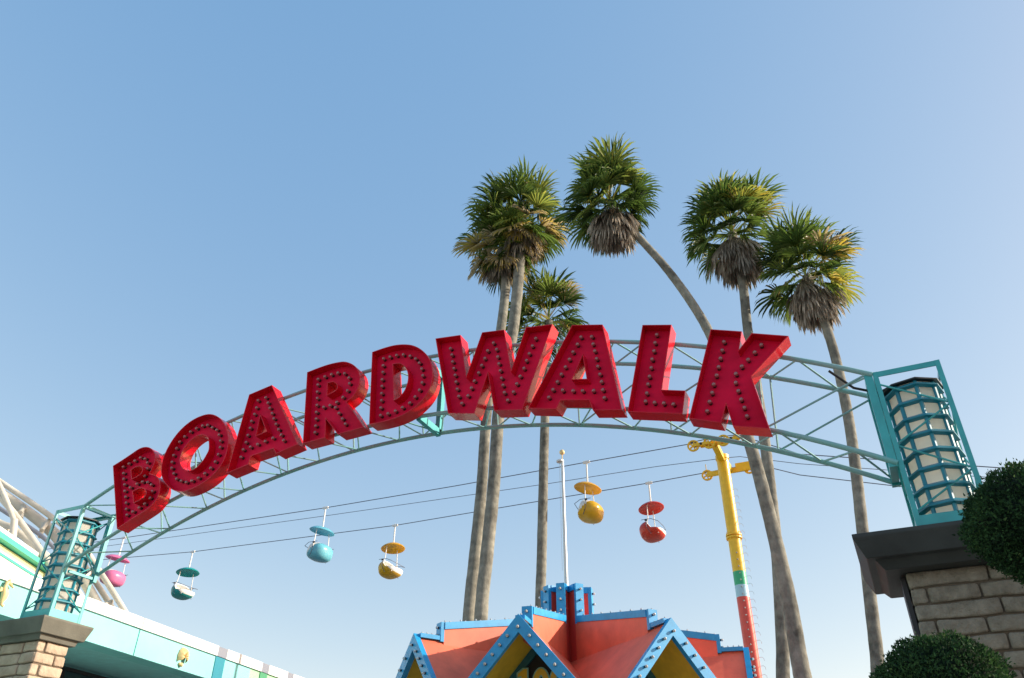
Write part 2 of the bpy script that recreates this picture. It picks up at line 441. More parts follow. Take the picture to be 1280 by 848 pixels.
def S(*a): return [(x, y, 1) for x, y in a]
LET = []
LET.append(("B", "lowest on the arch at its far left end", 6.06, 130, 540,
 [(67,258)]+S((140,212),(210,165),(262,130),(300,116),(335,116),(362,130),(382,155),(390,190),(384,230),(370,265))+[(345,316)]+S((392,332),(418,362),(427,408),(421,455),(404,500),(378,538),(345,573),(300,605),(250,637))+[(165,690),(97,735)],
 [[(205,288)]+S((248,264),(278,264),(292,284),(282,310),(256,332))+[(211,356)], [(218,452)]+S((262,430),(298,430),(318,452),(310,485),(280,507))+[(228,535)]],
 [(165,275),(170,322),(172,365),(178,410),(180,458),(185,502),(188,548),(192,595),(195,640),(242,613),(288,583),(330,555),(370,510),(388,460),(380,410),(352,392),(312,388),(270,402),(222,430),(210,250),(255,228),(297,205),(332,212),(350,242),(348,288),(327,342)]))
LET.append(("O", "a round ring, second from the far left end", 7.064, 195, 510,
 S((480,55),(400,70),(310,115),(220,190),(140,290),(80,400),(50,500),(47,590),(75,660),(130,715),(190,738),(260,735),(350,700),(440,645),(520,575),(590,480),(625,390),(640,300),(632,210),(602,135),(550,80)),
 [S((380,240),(430,243),(458,265),(466,310),(464,370),(440,420),(405,475),(350,530),(300,552),(255,545),(225,515),(212,465),(222,410),(255,345),(310,285))],
 [(480,163),(432,172),(380,193),(328,222),(275,265),(232,312),(203,370),(178,432),(165,490),(163,545),(180,592),(205,640),(245,657),(290,668),(343,655),(400,630),(455,592),(507,545),(547,487),(573,425),(590,360),(592,305),(582,250),(560,207),(523,185)]))
LET.append(("A", "leaning left, between the O and the R", 6.527, 280, 475,
 [(205,120),(390,42),(602,525),(425,602),(402,560),(218,622),(198,690),(22,762)],
 [[(296,292),(345,420),(262,455)]],
 [(298,182),(285,240),(267,293),(245,350),(233,407),(213,465),(198,522),(177,582),(160,642),(235,560),(295,537),(355,512),(420,487),(360,158),(378,200),(395,243),(412,287),(428,330),(445,375),(467,418),(487,462),(505,508)]))
LET.append(("R", "with two legs below a small bowl, left of the D", 7.067, 370, 445,
 [(98,145)]+S((200,105),(300,72),(400,52),(450,55),(500,75),(535,105),(558,150),(566,205),(556,262),(530,320),(490,370))+[(445,405),(500,480),(600,630),(368,692),(262,555),(258,722),(60,775)],
 [[(280,240)]+S((325,230),(355,246),(363,278),(345,308))+[(275,345)]],
 [(215,220),(212,273),(210,333),(207,392),(205,452),(202,512),(198,572),(195,632),(190,692),(275,198),(333,180),(390,165),(448,172),(487,208),(492,260),(475,322),(435,380),(380,425),(322,452),(265,468),(370,472),(400,522),(430,570),(455,617)]))
LET.append(("D", "with a half round opening, left of the W", 7.064, 450, 425,
 [(107,108)]+S((200,75),(300,48),(390,40),(470,50),(540,85),(595,140),(630,210),(642,290),(635,370),(608,450),(560,520),(500,580),(430,635),(330,685),(210,722))+[(80,748)],
 [[(292,215)]+S((345,208),(388,230),(414,270),(424,325),(416,385),(390,450),(345,505))+[(300,530)]],
 [(225,183),(222,243),(218,303),(215,367),(212,427),(210,490),(207,552),(202,615),(200,683),(283,165),(342,152),(402,147),(457,160),(510,183),(545,220),(562,273),(570,333),(568,395),(545,458),(505,520),(457,572),(395,613),(330,643),(265,668)]))
LET.append(("W", "the widest letter, at the middle of the word", 6.52, 540, 400,
 [(28,152),(232,123),(280,460),(408,102),(588,80),(645,412),(765,62),(982,35),(735,732),(505,740),(455,432),(345,765),(130,762)],
 [],
 [(167,250),(177,302),(185,357),(195,412),(205,467),(213,523),(223,580),(235,640),(260,697),(310,633),(335,572),(362,513),(393,450),(420,388),(443,330),(468,268),(515,205),(540,258),(550,318),(562,373),(572,430),(583,490),(593,550),(605,610),(632,670),(677,605),(707,538),(733,475),(762,412),(782,350),(807,292),(830,230),(857,170)]))
LET.append(("A", "standing upright, between the W and the L", 6.526, 655, 400,
 [(392,42),(640,38),(800,735),(562,738),(530,655),(300,655),(262,728),(32,722)],
 [[(478,290),(510,480),(395,483)]],
 [(477,158),(447,218),(413,280),(382,340),(350,402),(317,462),(285,522),(250,587),(215,648),(330,592),(413,595),(493,595),(577,595),(567,153),(573,215),(590,272),(605,335),(617,398),(632,460),(643,522),(657,588),(670,652)]))
LET.append(("L", "the narrowest letter, left of the K", 6.278, 780, 400,
 [(145,40),(372,38),(297,548),(482,555),(460,738),(28,722)],
 [],
 [(265,133),(255,198),(245,263),(233,328),(223,392),(210,462),(202,522),(190,592),(175,658),(250,665),(323,672),(400,677)]))
LET.append(("K", "the last one at the right end of the word", 5.65, 855, 405,
 [(188,38),(408,53),(389,182),(478,65),(738,85),(475,370),(605,742),(345,722),(297,565),(263,700),(35,668)],
 [],
 [(292,143),(280,203),(265,260),(248,320),(235,380),(218,443),(205,503),(190,565),(172,630),(550,165),(507,217),(460,268),(415,317),(375,370),(372,430),(392,490),(412,550),(432,607),(453,668)]))

def make_letter(ch, where, sc, ox, oy, outer, holes, bulbs):
    def to_plane(p, Y):
        w = onY(ox+p[0]/sc, oy+p[1]/sc, Y); return V((w.x, w.z))
    po = [to_plane(p, LY0) for p in smoothpoly(outer)]
    ph = [[to_plane(p, LY0) for p in smoothpoly(h)] for h in holes]
    cx = sum(p.x for p in po)/len(po); cz = sum(p.y for p in po)/len(po)
    T = thing("marquee_letter", "red bulb-studded marquee letter %s, %s" % (ch, where), "sign letter", (cx, LY0+LDEP, cz), "red bulb letters standing along the arch")
    YR, YM = LY0+LDEP, LY0+LREC
    bm = bmesh.new(); th_ = .007
    loops = [po]+ph
    for li, lp in enumerate(loops):
        a = area(lp)
        ins = inset(lp, th_, (1 if a > 0 else -1)*(1 if li == 0 else -1))
        n = len(lp)
        vo0 = [bm.verts.new((p.x, LY0, p.y)) for p in lp]; vo1 = [bm.verts.new((p.x, YR, p.y)) for p in lp]
        vi0 = [bm.verts.new((p.x, LY0, p.y)) for p in ins]; vi1 = [bm.verts.new((p.x, YM+.004, p.y)) for p in ins]
        for i in range(n):
            j = (i+1) % n
            bm.faces.new((vo0[i], vo0[j], vo1[j], vo1[i])); bm.faces.new((vi0[j], vi0[i], vi1[i], vi1[j])); bm.faces.new((vo0[j], vo0[i], vi0[i], vi0[j]))
    tri = geometry.tessellate_polygon([[V((p.x, p.y, 0)) for p in lp] for lp in loops])
    flat = [p for lp in loops for p in lp]
    bv = [bm.verts.new((p.x, YR-.001, p.y)) for p in flat]
    for t in tri:
        try: bm.faces.new([bv[i] for i in t])
        except ValueError: pass
    bmesh.ops.recalc_face_normals(bm, faces=bm.faces)
    obj("channel_wall", bm, RED, T, smooth=35)
    bm = bmesh.new()
    fl = [inset(lp, .002, (1 if area(lp) > 0 else -1)*(1 if li == 0 else -1)) for li, lp in enumerate(loops)]
    flat = [p for lp in fl for p in lp]
    bv = [bm.verts.new((p.x, YM, p.y)) for p in flat]
    tri = geometry.tessellate_polygon([[V((p.x, p.y, 0)) for p in lp] for lp in fl])
    for t in tri:
        try: bm.faces.new([bv[i] for i in t])
        except ValueError: pass
    for f in bm.faces:
        f.normal_update()
        if f.normal.y > 0: f.normal_flip()
    obj("face_panel", bm, REDF, T)
    for b in bulbs:
        p = to_plane(b, YM)
        o = bpy.data.objects.new("bulb", bme); COL.objects.link(o); o.parent = T
        o.location = V((p.x, YM-.0005, p.y)) - T.location
        o.rotation_euler = (random.uniform(-.08, .08), random.uniform(0, 6), random.uniform(-.08, .08))
for p in bme.polygons: p.use_smooth = True
for L_ in LET: make_letter(*L_)
# short brackets from chords to letter backs are hidden behind the letters

# ------------------------------------------------------------------ brick piers
def rbox(bm, x0, y0, z0, x1, y1, z1, c, mi=0):
    """slump block: a box cut into short lengths with rounded long edges and ends"""
    ax = 0 if (x1-x0) > (y1-y0) else 1
    a0, a1 = (x0, x1) if ax == 0 else (y0, y1)
    b0, b1 = (y0, y1) if ax == 0 else (x0, x1)
    n = 5
    def sec(u, k):      # rounded section, shrunk by k at the ends
        B0, B1, Z0, Z1 = b0+k, b1-k, z0+k, z1-k
        q = [(B0+c, Z0), (B1-c, Z0), (B1-c*.3, Z0+c*.3), (B1, Z0+c), (B1, Z1-c), (B1-c*.3, Z1-c*.3), (B1-c, Z1), (B0+c, Z1), (B0+c*.3, Z1-c*.3), (B0, Z1-c), (B0, Z0+c), (B0+c*.3, Z0+c*.3)]
        return [bm.verts.new((u, b, z) if ax == 0 else (b, u, z)) for b, z in q]
    us = [(a0, c*.8), (a0+c*.35, c*.25), (a0+c, 0)]+[(a0+c+(a1-a0-2*c)*i/n, 0) for i in range(1, n)]+[(a1-c, 0), (a1-c*.35, c*.25), (a1, c*.8)]
    rg = [sec(u, k) for u, k in us]
    flip = ax == 1
    for p, q in zip(rg, rg[1:]):
        for k in range(12):
            f = (p[k], p[(k+1) % 12], q[(k+1) % 12], q[k])
            bm.faces.new(f if flip else f[::-1])
    bm.faces.new(rg[0][::-1] if flip else rg[0]); bm.faces.new(rg[-1] if flip else rg[-1][::-1])

def pier(label, x0, x1, y0, y1, ztop, prof, mb, mc, rng, rowh, blen):
    """x0..y1 = outline of the cap top; prof = (lip h, slope h, slope inset, soffit, step h, step inset, soffit)"""
    T = thing("brick_pier", label, "pier", ((x0+x1)/2, (y0+y1)/2, 0), "brick gate piers under the towers")
    lip, h1, i1, s1, h2, i2, s2 = prof
    bm = bmesh.new()
    lev = [(0, ztop, False), (0, ztop-lip, False), (i1, ztop-lip-h1, False), (i1+s1, ztop-lip-h1+.0, False), (i1+s1+i2, ztop-lip-h1-h2, False), (i1+s1+i2+s2, ztop-lip-h1-h2, False)]
    rings = []
    for i, z, _ in lev:
        rings.append([bm.verts.new(p) for p in ((x0+i, y0+i, z), (x1-i, y0+i, z), (x1-i, y1-i, z), (x0+i, y1-i, z))])
    for a, b in zip(rings, rings[1:]):
        for k in range(4): bm.faces.new((b[k], b[(k+1) % 4], a[(k+1) % 4], a[k]))
    bm.faces.new(rings[0]); bm.faces.new(rings[-1][::-1])
    bmesh.ops.recalc_face_normals(bm, faces=bm.faces)
    bmesh.ops.bevel(bm, geom=[e for e in bm.edges], offset=.004, segments=1, affect='EDGES')
    obj("cap", bm, mc, T)
    I = i1+s1+i2+s2
    bx0, bx1, by0, by1 = x0+I, x1-I, y0+I, y1-I
    zt = ztop-lip-h1-h2-.001
    bm = bmesh.new()
    box(bm, bx0+.022, by0+.022, 0, bx1-.022, by1-.022, zt, 1)
    z = zt; row = 0
    while z > .05:
        zl = z-rowh
        for (a0, a1, fixed, axis) in ((bx0, bx1, by0, 'f'), (by0, by1, bx1 if rng > 0 else bx0, 's')):
            # stretcher courses; corner blocks alternate between the two faces
            t = .10
            u = a0 + (0 if (row+(axis == 's')) % 2 == 0 else t+.012)
            first = True
            while u < a1-.02:
                l = blen*random.uniform(.94, 1.05)
                if first and row % 2: l *= .62
                first = False
                e = min(u+l, a1 - (0 if (row+(axis == 's')) % 2 == 0 else t+.012) if axis == 'f' and False else a1)
                if e-u < .03: break
                j = random.uniform(-.004, .004)
                zz0, zz1 = zl+.011, z-random.uniform(0, .004)
                if axis == 'f': rbox(bm, u, fixed+j, zz0, e-.012, fixed+t, zz1, .014)
                else:
                    if rng > 0: rbox(bm, fixed-t, u+.002, zz0, fixed+j+.001, e-.012, zz1, .014)
                    else: rbox(bm, fixed+j-.001, u+.002, zz0, fixed+t, e-.012, zz1, .014)
                u = e
        z = zl; row += 1
        if z < ztop-1.9: rowh = rowh  # same courses down to the ground
    for v in bm.verts:
        if v.co.z > .02 and v.co.z < zt-.004:
            nn = noise.noise_vector(v.co*7)*.008+noise.noise_vector(v.co*23)*.003
            v.co += nn
    bmesh.ops.recalc_face_normals(bm, faces=bm.faces)
    if rng < 0:
        o_ = bm; bm = bmesh.new(); box(bm, bx0-.040, by0+.07, 0, bx0-.008, by0+.42, zt-.02); obj("side_board", bm, DARK, T)
        bm = o_
    obj("brick_shaft", bm, [mb, MORT], T, smooth=50)
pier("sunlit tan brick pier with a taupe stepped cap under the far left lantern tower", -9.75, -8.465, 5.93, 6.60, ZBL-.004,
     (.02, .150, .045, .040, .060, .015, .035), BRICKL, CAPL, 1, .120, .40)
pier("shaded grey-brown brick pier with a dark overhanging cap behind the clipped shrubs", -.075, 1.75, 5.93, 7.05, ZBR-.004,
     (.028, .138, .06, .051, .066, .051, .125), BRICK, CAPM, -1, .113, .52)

# ------------------------------------------------------------------ clipped shrubs in front of the right pier
def topiary(c, r, sc_, label, seed):
    rnd = random.Random(seed)
    T = thing("clipped_shrub", label, "shrub", (c.x, c.y, 0), "clipped round shrubs beside the pier")
    bm = bmesh.new()
    lay = bm.faces.layers.float.new("tone_f")
    def rad_at(d):
        return r*(1+.17*noise.noise(d*2.0+V((seed, 0, 0)))+.09*noise.noise(d*6+V((0, seed, 0))))
    # solid inner core in the darkest leaf tone
    g = bmesh.ops.create_icosphere(bm, subdivisions=3, radius=1)
    for v in g["verts"]:
        d = v.co.normalized(); q_ = d*rad_at(d)*.86; v.co = c+V((q_.x*sc_[0], q_.y*sc_[1], q_.z*sc_[2]))
    tones = [.0]*len(bm.faces)
    nl = 24000
    for i in range(nl):
        d = V((rnd.gauss(0,1), rnd.gauss(0,1), rnd.gauss(0,1))).normalized()
        rr = rad_at(d)*(1-.15*rnd.random()**1.6)
        if rnd.random() < .06: rr *= 1+rnd.random()*.10
        q_ = d*rr; p = c+V((q_.x*sc_[0], q_.y*sc_[1], q_.z*sc_[2]))
        t = (d*.7+V((rnd.gauss(0,.6), rnd.gauss(0,.6), rnd.gauss(0,.6)+.25))).normalized()
        s_ = t.orthogonal().normalized(); s_.rotate(Matrix.Rotation(rnd.uniform(0, 6.28), 3, t))
        l = rnd.uniform(.008, .020); w = l*.34
        f = bm.faces.new([bm.verts.new(x) for x in (p-t*l*.4, p+s_*w, p+t*l, p-s_*w)])
        clump = noise.noise(p*7)*.5+.5
        tones.append(min(1, max(0, .15+.55*clump+rnd.gauss(0,.16)+(.35 if rnd.random() < .03 else 0))))
    for v in bm.verts: v.co -= V((c.x, c.y, 0))
    bm.faces.layers.float.remove(lay)
    me = bpy.data.meshes.new("crown"); bm.to_mesh(me); bm.free(); me.materials.append(TOPI)
    at = me.attributes.new("tone", 'FLOAT', 'FACE'); at.data.foreach_set("value", tones)
    o = bpy.data.objects.new("crown", me); COL.objects.link(o); o.parent = T
    bm = bmesh.new()
    tube(bm, [V((c.x-.05, c.y+.03, 0)), V((c.x+.03, c.y, c.z*.5)), V((c.x, c.y, c.z-r*.5))], [.05, .04, .03], 8)
    obj("trunk", bm, BARK, T, smooth=60)
pU = onY(1292, 653, 5.15); pL = onY(1180, 862, 5.35)
topiary(pU, .375, (1, 1, .84), "upper dark green clipped shrub hiding the right end of the pier cap", 3)
topiary(pL, .350, (1, 1, .80), "lower dark green clipped shrub, a low dome in front of the brick courses", 11)

# ------------------------------------------------------------------ left turquoise building
bdir = V((math.sin(rad(-8.5)), math.cos(rad(-8.5)), 0)); bnor = V((bdir.y, -bdir.x, 0))     # bnor faces the plaza
def on_plane(x, y, p0, n):
    r = ray(x, y); return CAMP + r*((p0-CAMP).dot(n)/r.dot(n))
BP = CAMP - bnor*9.6
def fas(x, y, off=0.0): return on_plane(x, y, BP+bnor*off, bnor)
zTop = fas(160, 766).z; zBot = fas(160, 817.6).z; zMid = fas(160, 781).z
def bpt(u, n, z): p = BP + bdir*u + bnor*n; return V((p.x, p.y, z))
def uof(x, y): return (fas(x, y)-BP).dot(bdir)
u0, u1 = uof(0, 735)-6, uof(385, 848)+30
BLD = thing("turquoise_building", "turquoise stucco building on the left with a white coping and sea-creature reliefs", "building", bpt(uof(160,790), 0, 0))
def bbox(bm, ua, ub, na, nb, za, zb, mi=0):
    box8(bm, [bpt(ua,nb,za), bpt(ub,nb,za), bpt(ub,na,za), bpt(ua,na,za), bpt(ua,nb,zb), bpt(ub,nb,zb), bpt(ub,na,zb), bpt(ua,na,zb)], mi)
uj = uof(173, 795); up1, up1b = uof(269,823), uof(280,829); up2, up2b = uof(325,840), uof(333,846); up3, up3b = uof(357,850), uof(364,853)
bm = bmesh.new()
bbox(bm, u0, uj-.012, -.35, 0, zBot, zMid); bbox(bm, uj+.012, up1, -.35, 0, zBot, zMid); bbox(bm, uj-.012, uj+.012, -.35, -.02, zBot, zMid, 1)
bbox(bm, up1b, up2-.35, -.35, -.002, zBot, zMid); bbox(bm, up2-.35, up2, -.35, -.004, zBot, zMid, 2); bbox(bm, up2b, up3, -.35, -.002, zBot, zMid, 2); bbox(bm, up3b, u1, -.35, -.002, zBot, zMid, 2)
obj("fascia", bm, [TURQ, SOFF, GREENL], BLD)
for (a, b, M_) in ((up1, up1b, TURQD), (up2, up2b, GREENP), (up3, up3b, GREENP)):
    bm = bmesh.new(); bbox(bm, a, b, -.35, .015, zBot-.02, zMid-.001); obj("pilaster", bm, M_, BLD)
bm = bmesh.new()
edges = [u0, uj-.01, uj+.01, up1, up1b, up2, up2b, up3, up3b, u1]
for i in range(len(edges)-1):
    jn = i % 2 == 1
    bbox(bm, edges[i], edges[i+1], -.5, .035 if not jn else .03, zMid+.001, zTop-(.004 if jn else 0), 1 if jn else 0)
obj("coping", bm, [WHITE, JOINT], BLD)
bm = bmesh.new(); bbox(bm, u0, u1, -1.7, -.351, zBot+.03, zBot+.12); obj("soffit", bm, SOFF, BLD)
bm = bmesh.new(); bbox(bm, u0, u1, -6, -1.701, 0, zBot+.03); obj("wall", bm, SOFF, BLD)
for k in range(12):
    ua = u0+4+k*2.6
    wn = bm = bmesh.new(); bbox(bm, ua, ua+2.3, -1.8, -1.67, zBot-1.9, zBot-.07); o = obj("window", bm, WINDOW, BLD)
    bm = bmesh.new()
    bbox(bm, ua-.06, ua-.001, -1.7, -1.63, zBot-1.9, zBot-.02); bbox(bm, ua+2.301, ua+2.36, -1.7, -1.63, zBot-1.9, zBot-.02); bbox(bm, ua, ua+2.3, -1.7, -1.632, zBot-.069, zBot-.02); bbox(bm, ua+1.12, ua+1.18, -1.669, -1.64, zBot-1.9, zBot-.072)
    fo = obj("window_frame", bm, DARK, o)
bm = bmesh.new(); bbox(bm, u0, u1, -5, -.501, zBot+.14, zMid+.05); obj("roof_deck", bm, JOINT, BLD)
# shell relief
def relief_shell():
    c = fas(227, 820.5); bm = bmesh.new()
    hw = (fas(236, 820)-c).length*.95; hh = abs(fas(227, 807).z-c.z)
    nr, na = 6, 26
    grid = []
    base = c - V((0,0,hh*.85))
    for i in range(nr+1):
        row = []
        for k in range(na+1):
            a = rad(-118+236*k/na) ; t = i/nr
            rr = hh*.95*(1+.07*abs(math.sin(a*5.5)))
            x = math.sin(a)*rr*.72*t; z = (math.cos(a)*rr*t)*.98 + (hh*.15 if t == 0 else 0)*0
            h = .10*math.sin(min(1, t*1.02)*math.pi*.97)**.6*(.75+.25*abs(math.cos(a*5.5))) if 0 < t < 1 else 0
            row.append(bm.verts.new(c+bdir*x+V((0,0,z-hh*.12))+bnor*(.012+h)))
        grid.append(row)
    for i in range(nr):
        for k in range(na): bm.faces.new((grid[i][k], grid[i][k+1], grid[i+1][k+1], grid[i+1][k]))
    ball(bm, c-V((0,0,hh*.86))+bnor*.03, hh*.22, 10, 6, 0, None)
    ball(bm, c-V((0,0,hh*.80))+bnor*.02-bdir*hh*.2, hh*.15, 8, 5); ball(bm, c-V((0,0,hh*.80))+bnor*.02+bdir*hh*.2, hh*.15, 8, 5)
    obj("shell_relief", bm, GOLD, BLD, smooth=60)
relief_shell()
def relief_seahorse():
    px = [(12.8,735.5),(10.5,732.5),(8,728.5),(5.5,729),(3.2,733),(2.6,738),(2.4,743),(.8,748),(-1.5,752),(-2.5,756),(-.5,758.5),(1.5,756.5)]
    bm = bmesh.new(); pts = [fas(*p)+bnor*.05 for p in px]; w = (fas(4,740)-fas(0,740)).length
    tube(bm, pts, [w*.22,w*.34,w*.55,w*.6,w*.45,w*.8,w*.95,w*.85,w*.55,w*.38,w*.28,w*.12], 8)
    q_ = pts[5]
    face(bm, [q_+bnor*.0, q_-bdir*w*1.5+V((0,0,w*.5)), q_-bdir*w*1.4-V((0,0,w*.8))])
    ball(bm, pts[2]+V((0,0,w*.6)), w*.3, 8, 6)
    obj("seahorse_relief", bm, GOLD, BLD, smooth=60)
relief_seahorse()

# upper storey behind the coping
sdir = V((math.sin(rad(-27)), math.cos(rad(-27)), 0)); snor = V((sdir.y, -sdir.x, 0))
UP0 = onD(18, 682, 17.0)
UPS = thing("rooftop_pavilion", "white and pale yellow rooftop storey with a green eave band behind the coaster track", "building", (UP0.x, UP0.y, 4.2))
def upt(u, n, z): p = UP0+sdir*u+snor*n; return V((p.x, p.y, z))
def ubox(bm, ua, ub, na, nb, za, zb, mi=0):
    box8(bm, [upt(ua,nb,za), upt(ub,nb,za), upt(ub,na,za), upt(ua,na,za), upt(ua,nb,zb), upt(ub,nb,zb), upt(ub,na,zb), upt(ua,na,zb)], mi)
zu = UP0.z
bm = bmesh.new(); ubox(bm, -9, 2.6, -3, 0, 4.2, zu-.14); obj("wall", bm, YELW, UPS)
bm = bmesh.new(); ubox(bm, -9.1, 2.8, -3.1, .16, zu-.11, zu); obj("eave_band", bm, GREENT, UPS)
bm = bmesh.new(); ubox(bm, -9, 2.5, -3, -.05, zu+.001, zu+.20); obj("parapet", bm, WHITE, UPS)
bm = bmesh.new(); ubox(bm, -9.05, 2.7, .001, .3, 4.2, zu-.40); ubox(bm, -9.05, 2.7, .301, .32, zu-.50, zu-.45, 1); obj("low_wall", bm, [WHITE, GREENT], UPS)

# ------------------------------------------------------------------ roller coaster track
CST = thing("roller_coaster_track", "cream steel roller coaster track with twin rails and tube spine dropping behind the left building", "roller coaster", onD(20, 700, 19).xy.to_3d())
def ctube(px, d, r, name, n=10, M_=CREAM, par=None):
    bm = bmesh.new(); pts = [onD(x, y, d if not isinstance(d, (list, tuple)) else d[i]) for i, (x, y) in enumerate(px)]
    if px[0][0] <= -20: pts.insert(0, pts[0]+(pts[0]-pts[1]).normalized()*9)      # the track runs on to the left
    # resample smoothly
    out = []
    for i in range(len(pts)-1):
        p0, p1, p2, p3 = pts[max(i-1,0)], pts[i], pts[i+1], pts[min(i+2, len(pts)-1)]
        for k in range(5):
            t = k/5
            out.append(.5*((2*p1)+(p2-p0)*t+(2*p0-5*p1+4*p2-p3)*t*t+(3*p1-p0-3*p2+p3)*t**3))
    out.append(pts[-1])
    tube(bm, out, r, n); return obj(name, bm, M_, par or CST, smooth=60)
top_rail = [(-40,573),(0,602),(57,641),(95,672),(127,718),(157,766),(185,815)]
ctube(top_rail, 19, .066, "running_rail")
ctube([(-40,584),(0,612),(52,649),(86,680),(117,724),(146,770),(172,820)], 19.4, .066, "running_rail")
ctube([(-40,590),(8,622),(57,659),(84,690),(106,728),(130,772),(152,820)], 19.2, .115, "spine_tube")
ctube([(-40,578),(0,621),(25,652),(51,689),(70,720),(95,765)], 18.2, .075, "diagonal_strut")
ctube([(-40,632),(0,654),(15,660),(40,680),(66,703),(100,745),(118,790)], 18.6, .08, "lower_rail")
ctube([(-40,610),(0,636),(49,668),(75,692)], 18.8, .05, "cable_pipe", M_=JOINT)
ctube([(-10,658),(21,668),(44,687),(60,703)], 18.9, .05, "cable_pipe", M_=JOINT)
ctube([(18,650),(16,672),(12,700),(7,740),(0,790),(-14,848)], 18.0, .08, "support_column")
ctube([(18,652),(9,628),(0,608),(-10,590)], 18.1, .06, "support_brace")
ctube([(8,662),(2,680),(-4,700)], 18.3, .07, "support_brace")
for (a, b) in (((31,634),(25,641)), ((29,632),(26,648)), ((62,650),(52,663)), ((55,655),(50,671)), ((90,677),(80,690)), ((48,680),(44,692)), ((62,696),(56,707)), ((118,712),(104,722)), ((140,752),(124,760))):
    bm = bmesh.new(); tube(bm, [onD(*a, 19.1), onD(*b, 18.8)], .055, 8); obj("track_tie", bm, CREAM, CST, smooth=60)

# ------------------------------------------------------------------ folded-roof kiosk
KC = V((-6.593*.865, 17.296*.865, 0))
z1, z0 = 3.46+EYE, 3.17+EYE
R1, R0 = 2.81, 3.30
ARMS = [-31.5, 7.5, 50.5, 98.5, 143.0, 187.0, 232.0, 280.0]
KIO = thing("carnival_kiosk", "star-roofed kiosk with coral panels, stepped ridges and bulb-lined bright blue trim", "kiosk", KC)
def adir(deg): a = rad(deg); return V((math.sin(a), -math.cos(a), 0))
R2 = .45; z2 = 4.5+EYE; z1i = 3.88+EYE
TP = 1.12
def lat(d): return V((-d.y, d.x, 0))      # left-hand side seen from outside... +s side
bulb_pts = []; tip_pts = []
for ai, A in enumerate(ARMS):
    d = adir(A); s = lat(d)            # s points towards larger angle
    nxt = ARMS[(ai+1) % 8] + (360 if ai == 7 else 0); prv = ARMS[ai-1] - (360 if ai == 0 else 0)
    hp, hm = rad((nxt-A)/2), rad((A-prv)/2)
    def kp(r, t, z): p = KC + d*r + s*t; return V((p.x, p.y, z))
    # roof slopes with an ochre underside
    bm = bmesh.new()
    for sg, hf in ((1, hp), (-1, hm)):
        w = R0*math.tan(hf)
        C0, A0, E0 = kp(0,0,z0), kp(R0,0,z0), kp(R0, sg*w, z0-w*TP)
        dn = V((0,0,-.05))
        order = (C0, A0, E0) if sg > 0 else (C0, E0, A0)
        face(bm, order, 0); face(bm, [p+dn for p in reversed(order)], 1)
        face(bm, [A0, A0+dn, E0+dn, E0] if sg > 0 else [A0, E0, E0+dn, A0+dn], 0)
    obj("roof_panel", bm, [CORAL, OCHRE], KIO)
    # gable trim boards
    bm = bmesh.new(); wt = .185; tt = .07
    for sg, hf in ((1, hp), (-1, hm)):
        w = R0*math.tan(hf)+.02
        top = [(0, z0+.05), (sg*w, z0+.05-w*TP)]; bot = [(0, z0+.05-wt*math.sqrt(1+TP*TP)), (sg*w, z0+.05-w*TP-wt*math.sqrt(1+TP*TP))]
        c = [kp(R0+tt, *bot[0]), kp(R0+tt, *bot[1]), kp(R0-.03, *bot[1]), kp(R0-.03, *bot[0]), kp(R0+tt, *top[0]), kp(R0+tt, *top[1]), kp(R0-.03, *top[1]), kp(R0-.03, *top[0])]
        box8(bm, c)
        nb = 10
        for k in range(nb):
            t = (k+.45)/nb*w; zz = z0+.05-t*TP-wt*.5*math.sqrt(1+TP*TP)
            if k == 0 and sg < 0: continue
            if abs(A) < 100: bulb_pts.append((kp(R0+tt, sg*t if k else 0, zz), d))
    bmesh.ops.recalc_face_normals(bm, faces=bm.faces)
    obj("gable_trim", bm, BTRIM, KIO)
    # recessed gable wall
    bm = bmesh.new(); rg = R0-1.25
    wg = rg*math.tan(min(hp, hm))
    face(bm, [kp(rg, wg, z0-.052-wg*TP), kp(rg, 0, z0-.052), kp(rg, -wg, z0-.052-wg*TP)])
    face(bm, [kp(rg-.01, wg, 2.2), kp(rg-.01, wg, z0-.06-wg*TP), kp(rg-.01, -wg, z0-.06-wg*TP), kp(rg-.01, -wg, 2.2)])
    gw = obj("gable_wall", bm, BLACKP, KIO)
    bm = bmesh.new()
    for sg in (1, -1):
        bar(bm, kp(rg+.03, sg*.09, z0-.13-.10), kp(rg+.03, sg*wg, z0-.13-wg*TP), .05, .13, V((0,0,1)))
    obj("gable_molding", bm, mat("dark_teal_molding", (.02, .15, .20), .5), gw)
    # stepped ridge fin, its top edge rising towards the centre
    bm = bmesh.new(); tf = .082
    def fin(r0, r1, za0, za1, zb0, zb1, mi, e=0):
        c = [kp(r1,-tf-e,za1), kp(r1,tf+e,za1), kp(r0,tf+e,za0), kp(r0,-tf-e,za0), kp(r1,-tf-e,zb1), kp(r1,tf+e,zb1), kp(r0,tf+e,zb0), kp(r0,-tf-e,zb0)]
        box8(bm, c, mi)
    zi = z1i
    fin(R2-.002, R1, z0-.25, z0-.25, zi-.12, z1-.12, 0); fin(.02, R2, z0-.25, z0-.25, z2-.12, z2-.12, 1)
    fin(R1+.001, R1+.07, z0-.04, z0-.04, z1, z1, 2, .006)
    fin(R2+.07, R1, zi-.129, z1-.119, zi-.01, z1, 2, .02)
    fin(R2+.001, R2+.069, zi-.15, zi-.15, z2, z2, 2, .006)
    fin(.03, R2, z2-.119, z2-.119, z2+.001, z2+.001, 2, .02)
    bmesh.ops.recalc_face_normals(bm, faces=bm.faces)
    obj("ridge_fin", bm, [CORAL, CORALD, BTRIM], KIO)
    # low ridge capping out to the gable point
    bm = bmesh.new(); bar(bm, kp(R1+.07,0,z0+.02), kp(R0-.03,0,z0+.02), .16, .07); obj("ridge_cap", bm, BTRIM, KIO)
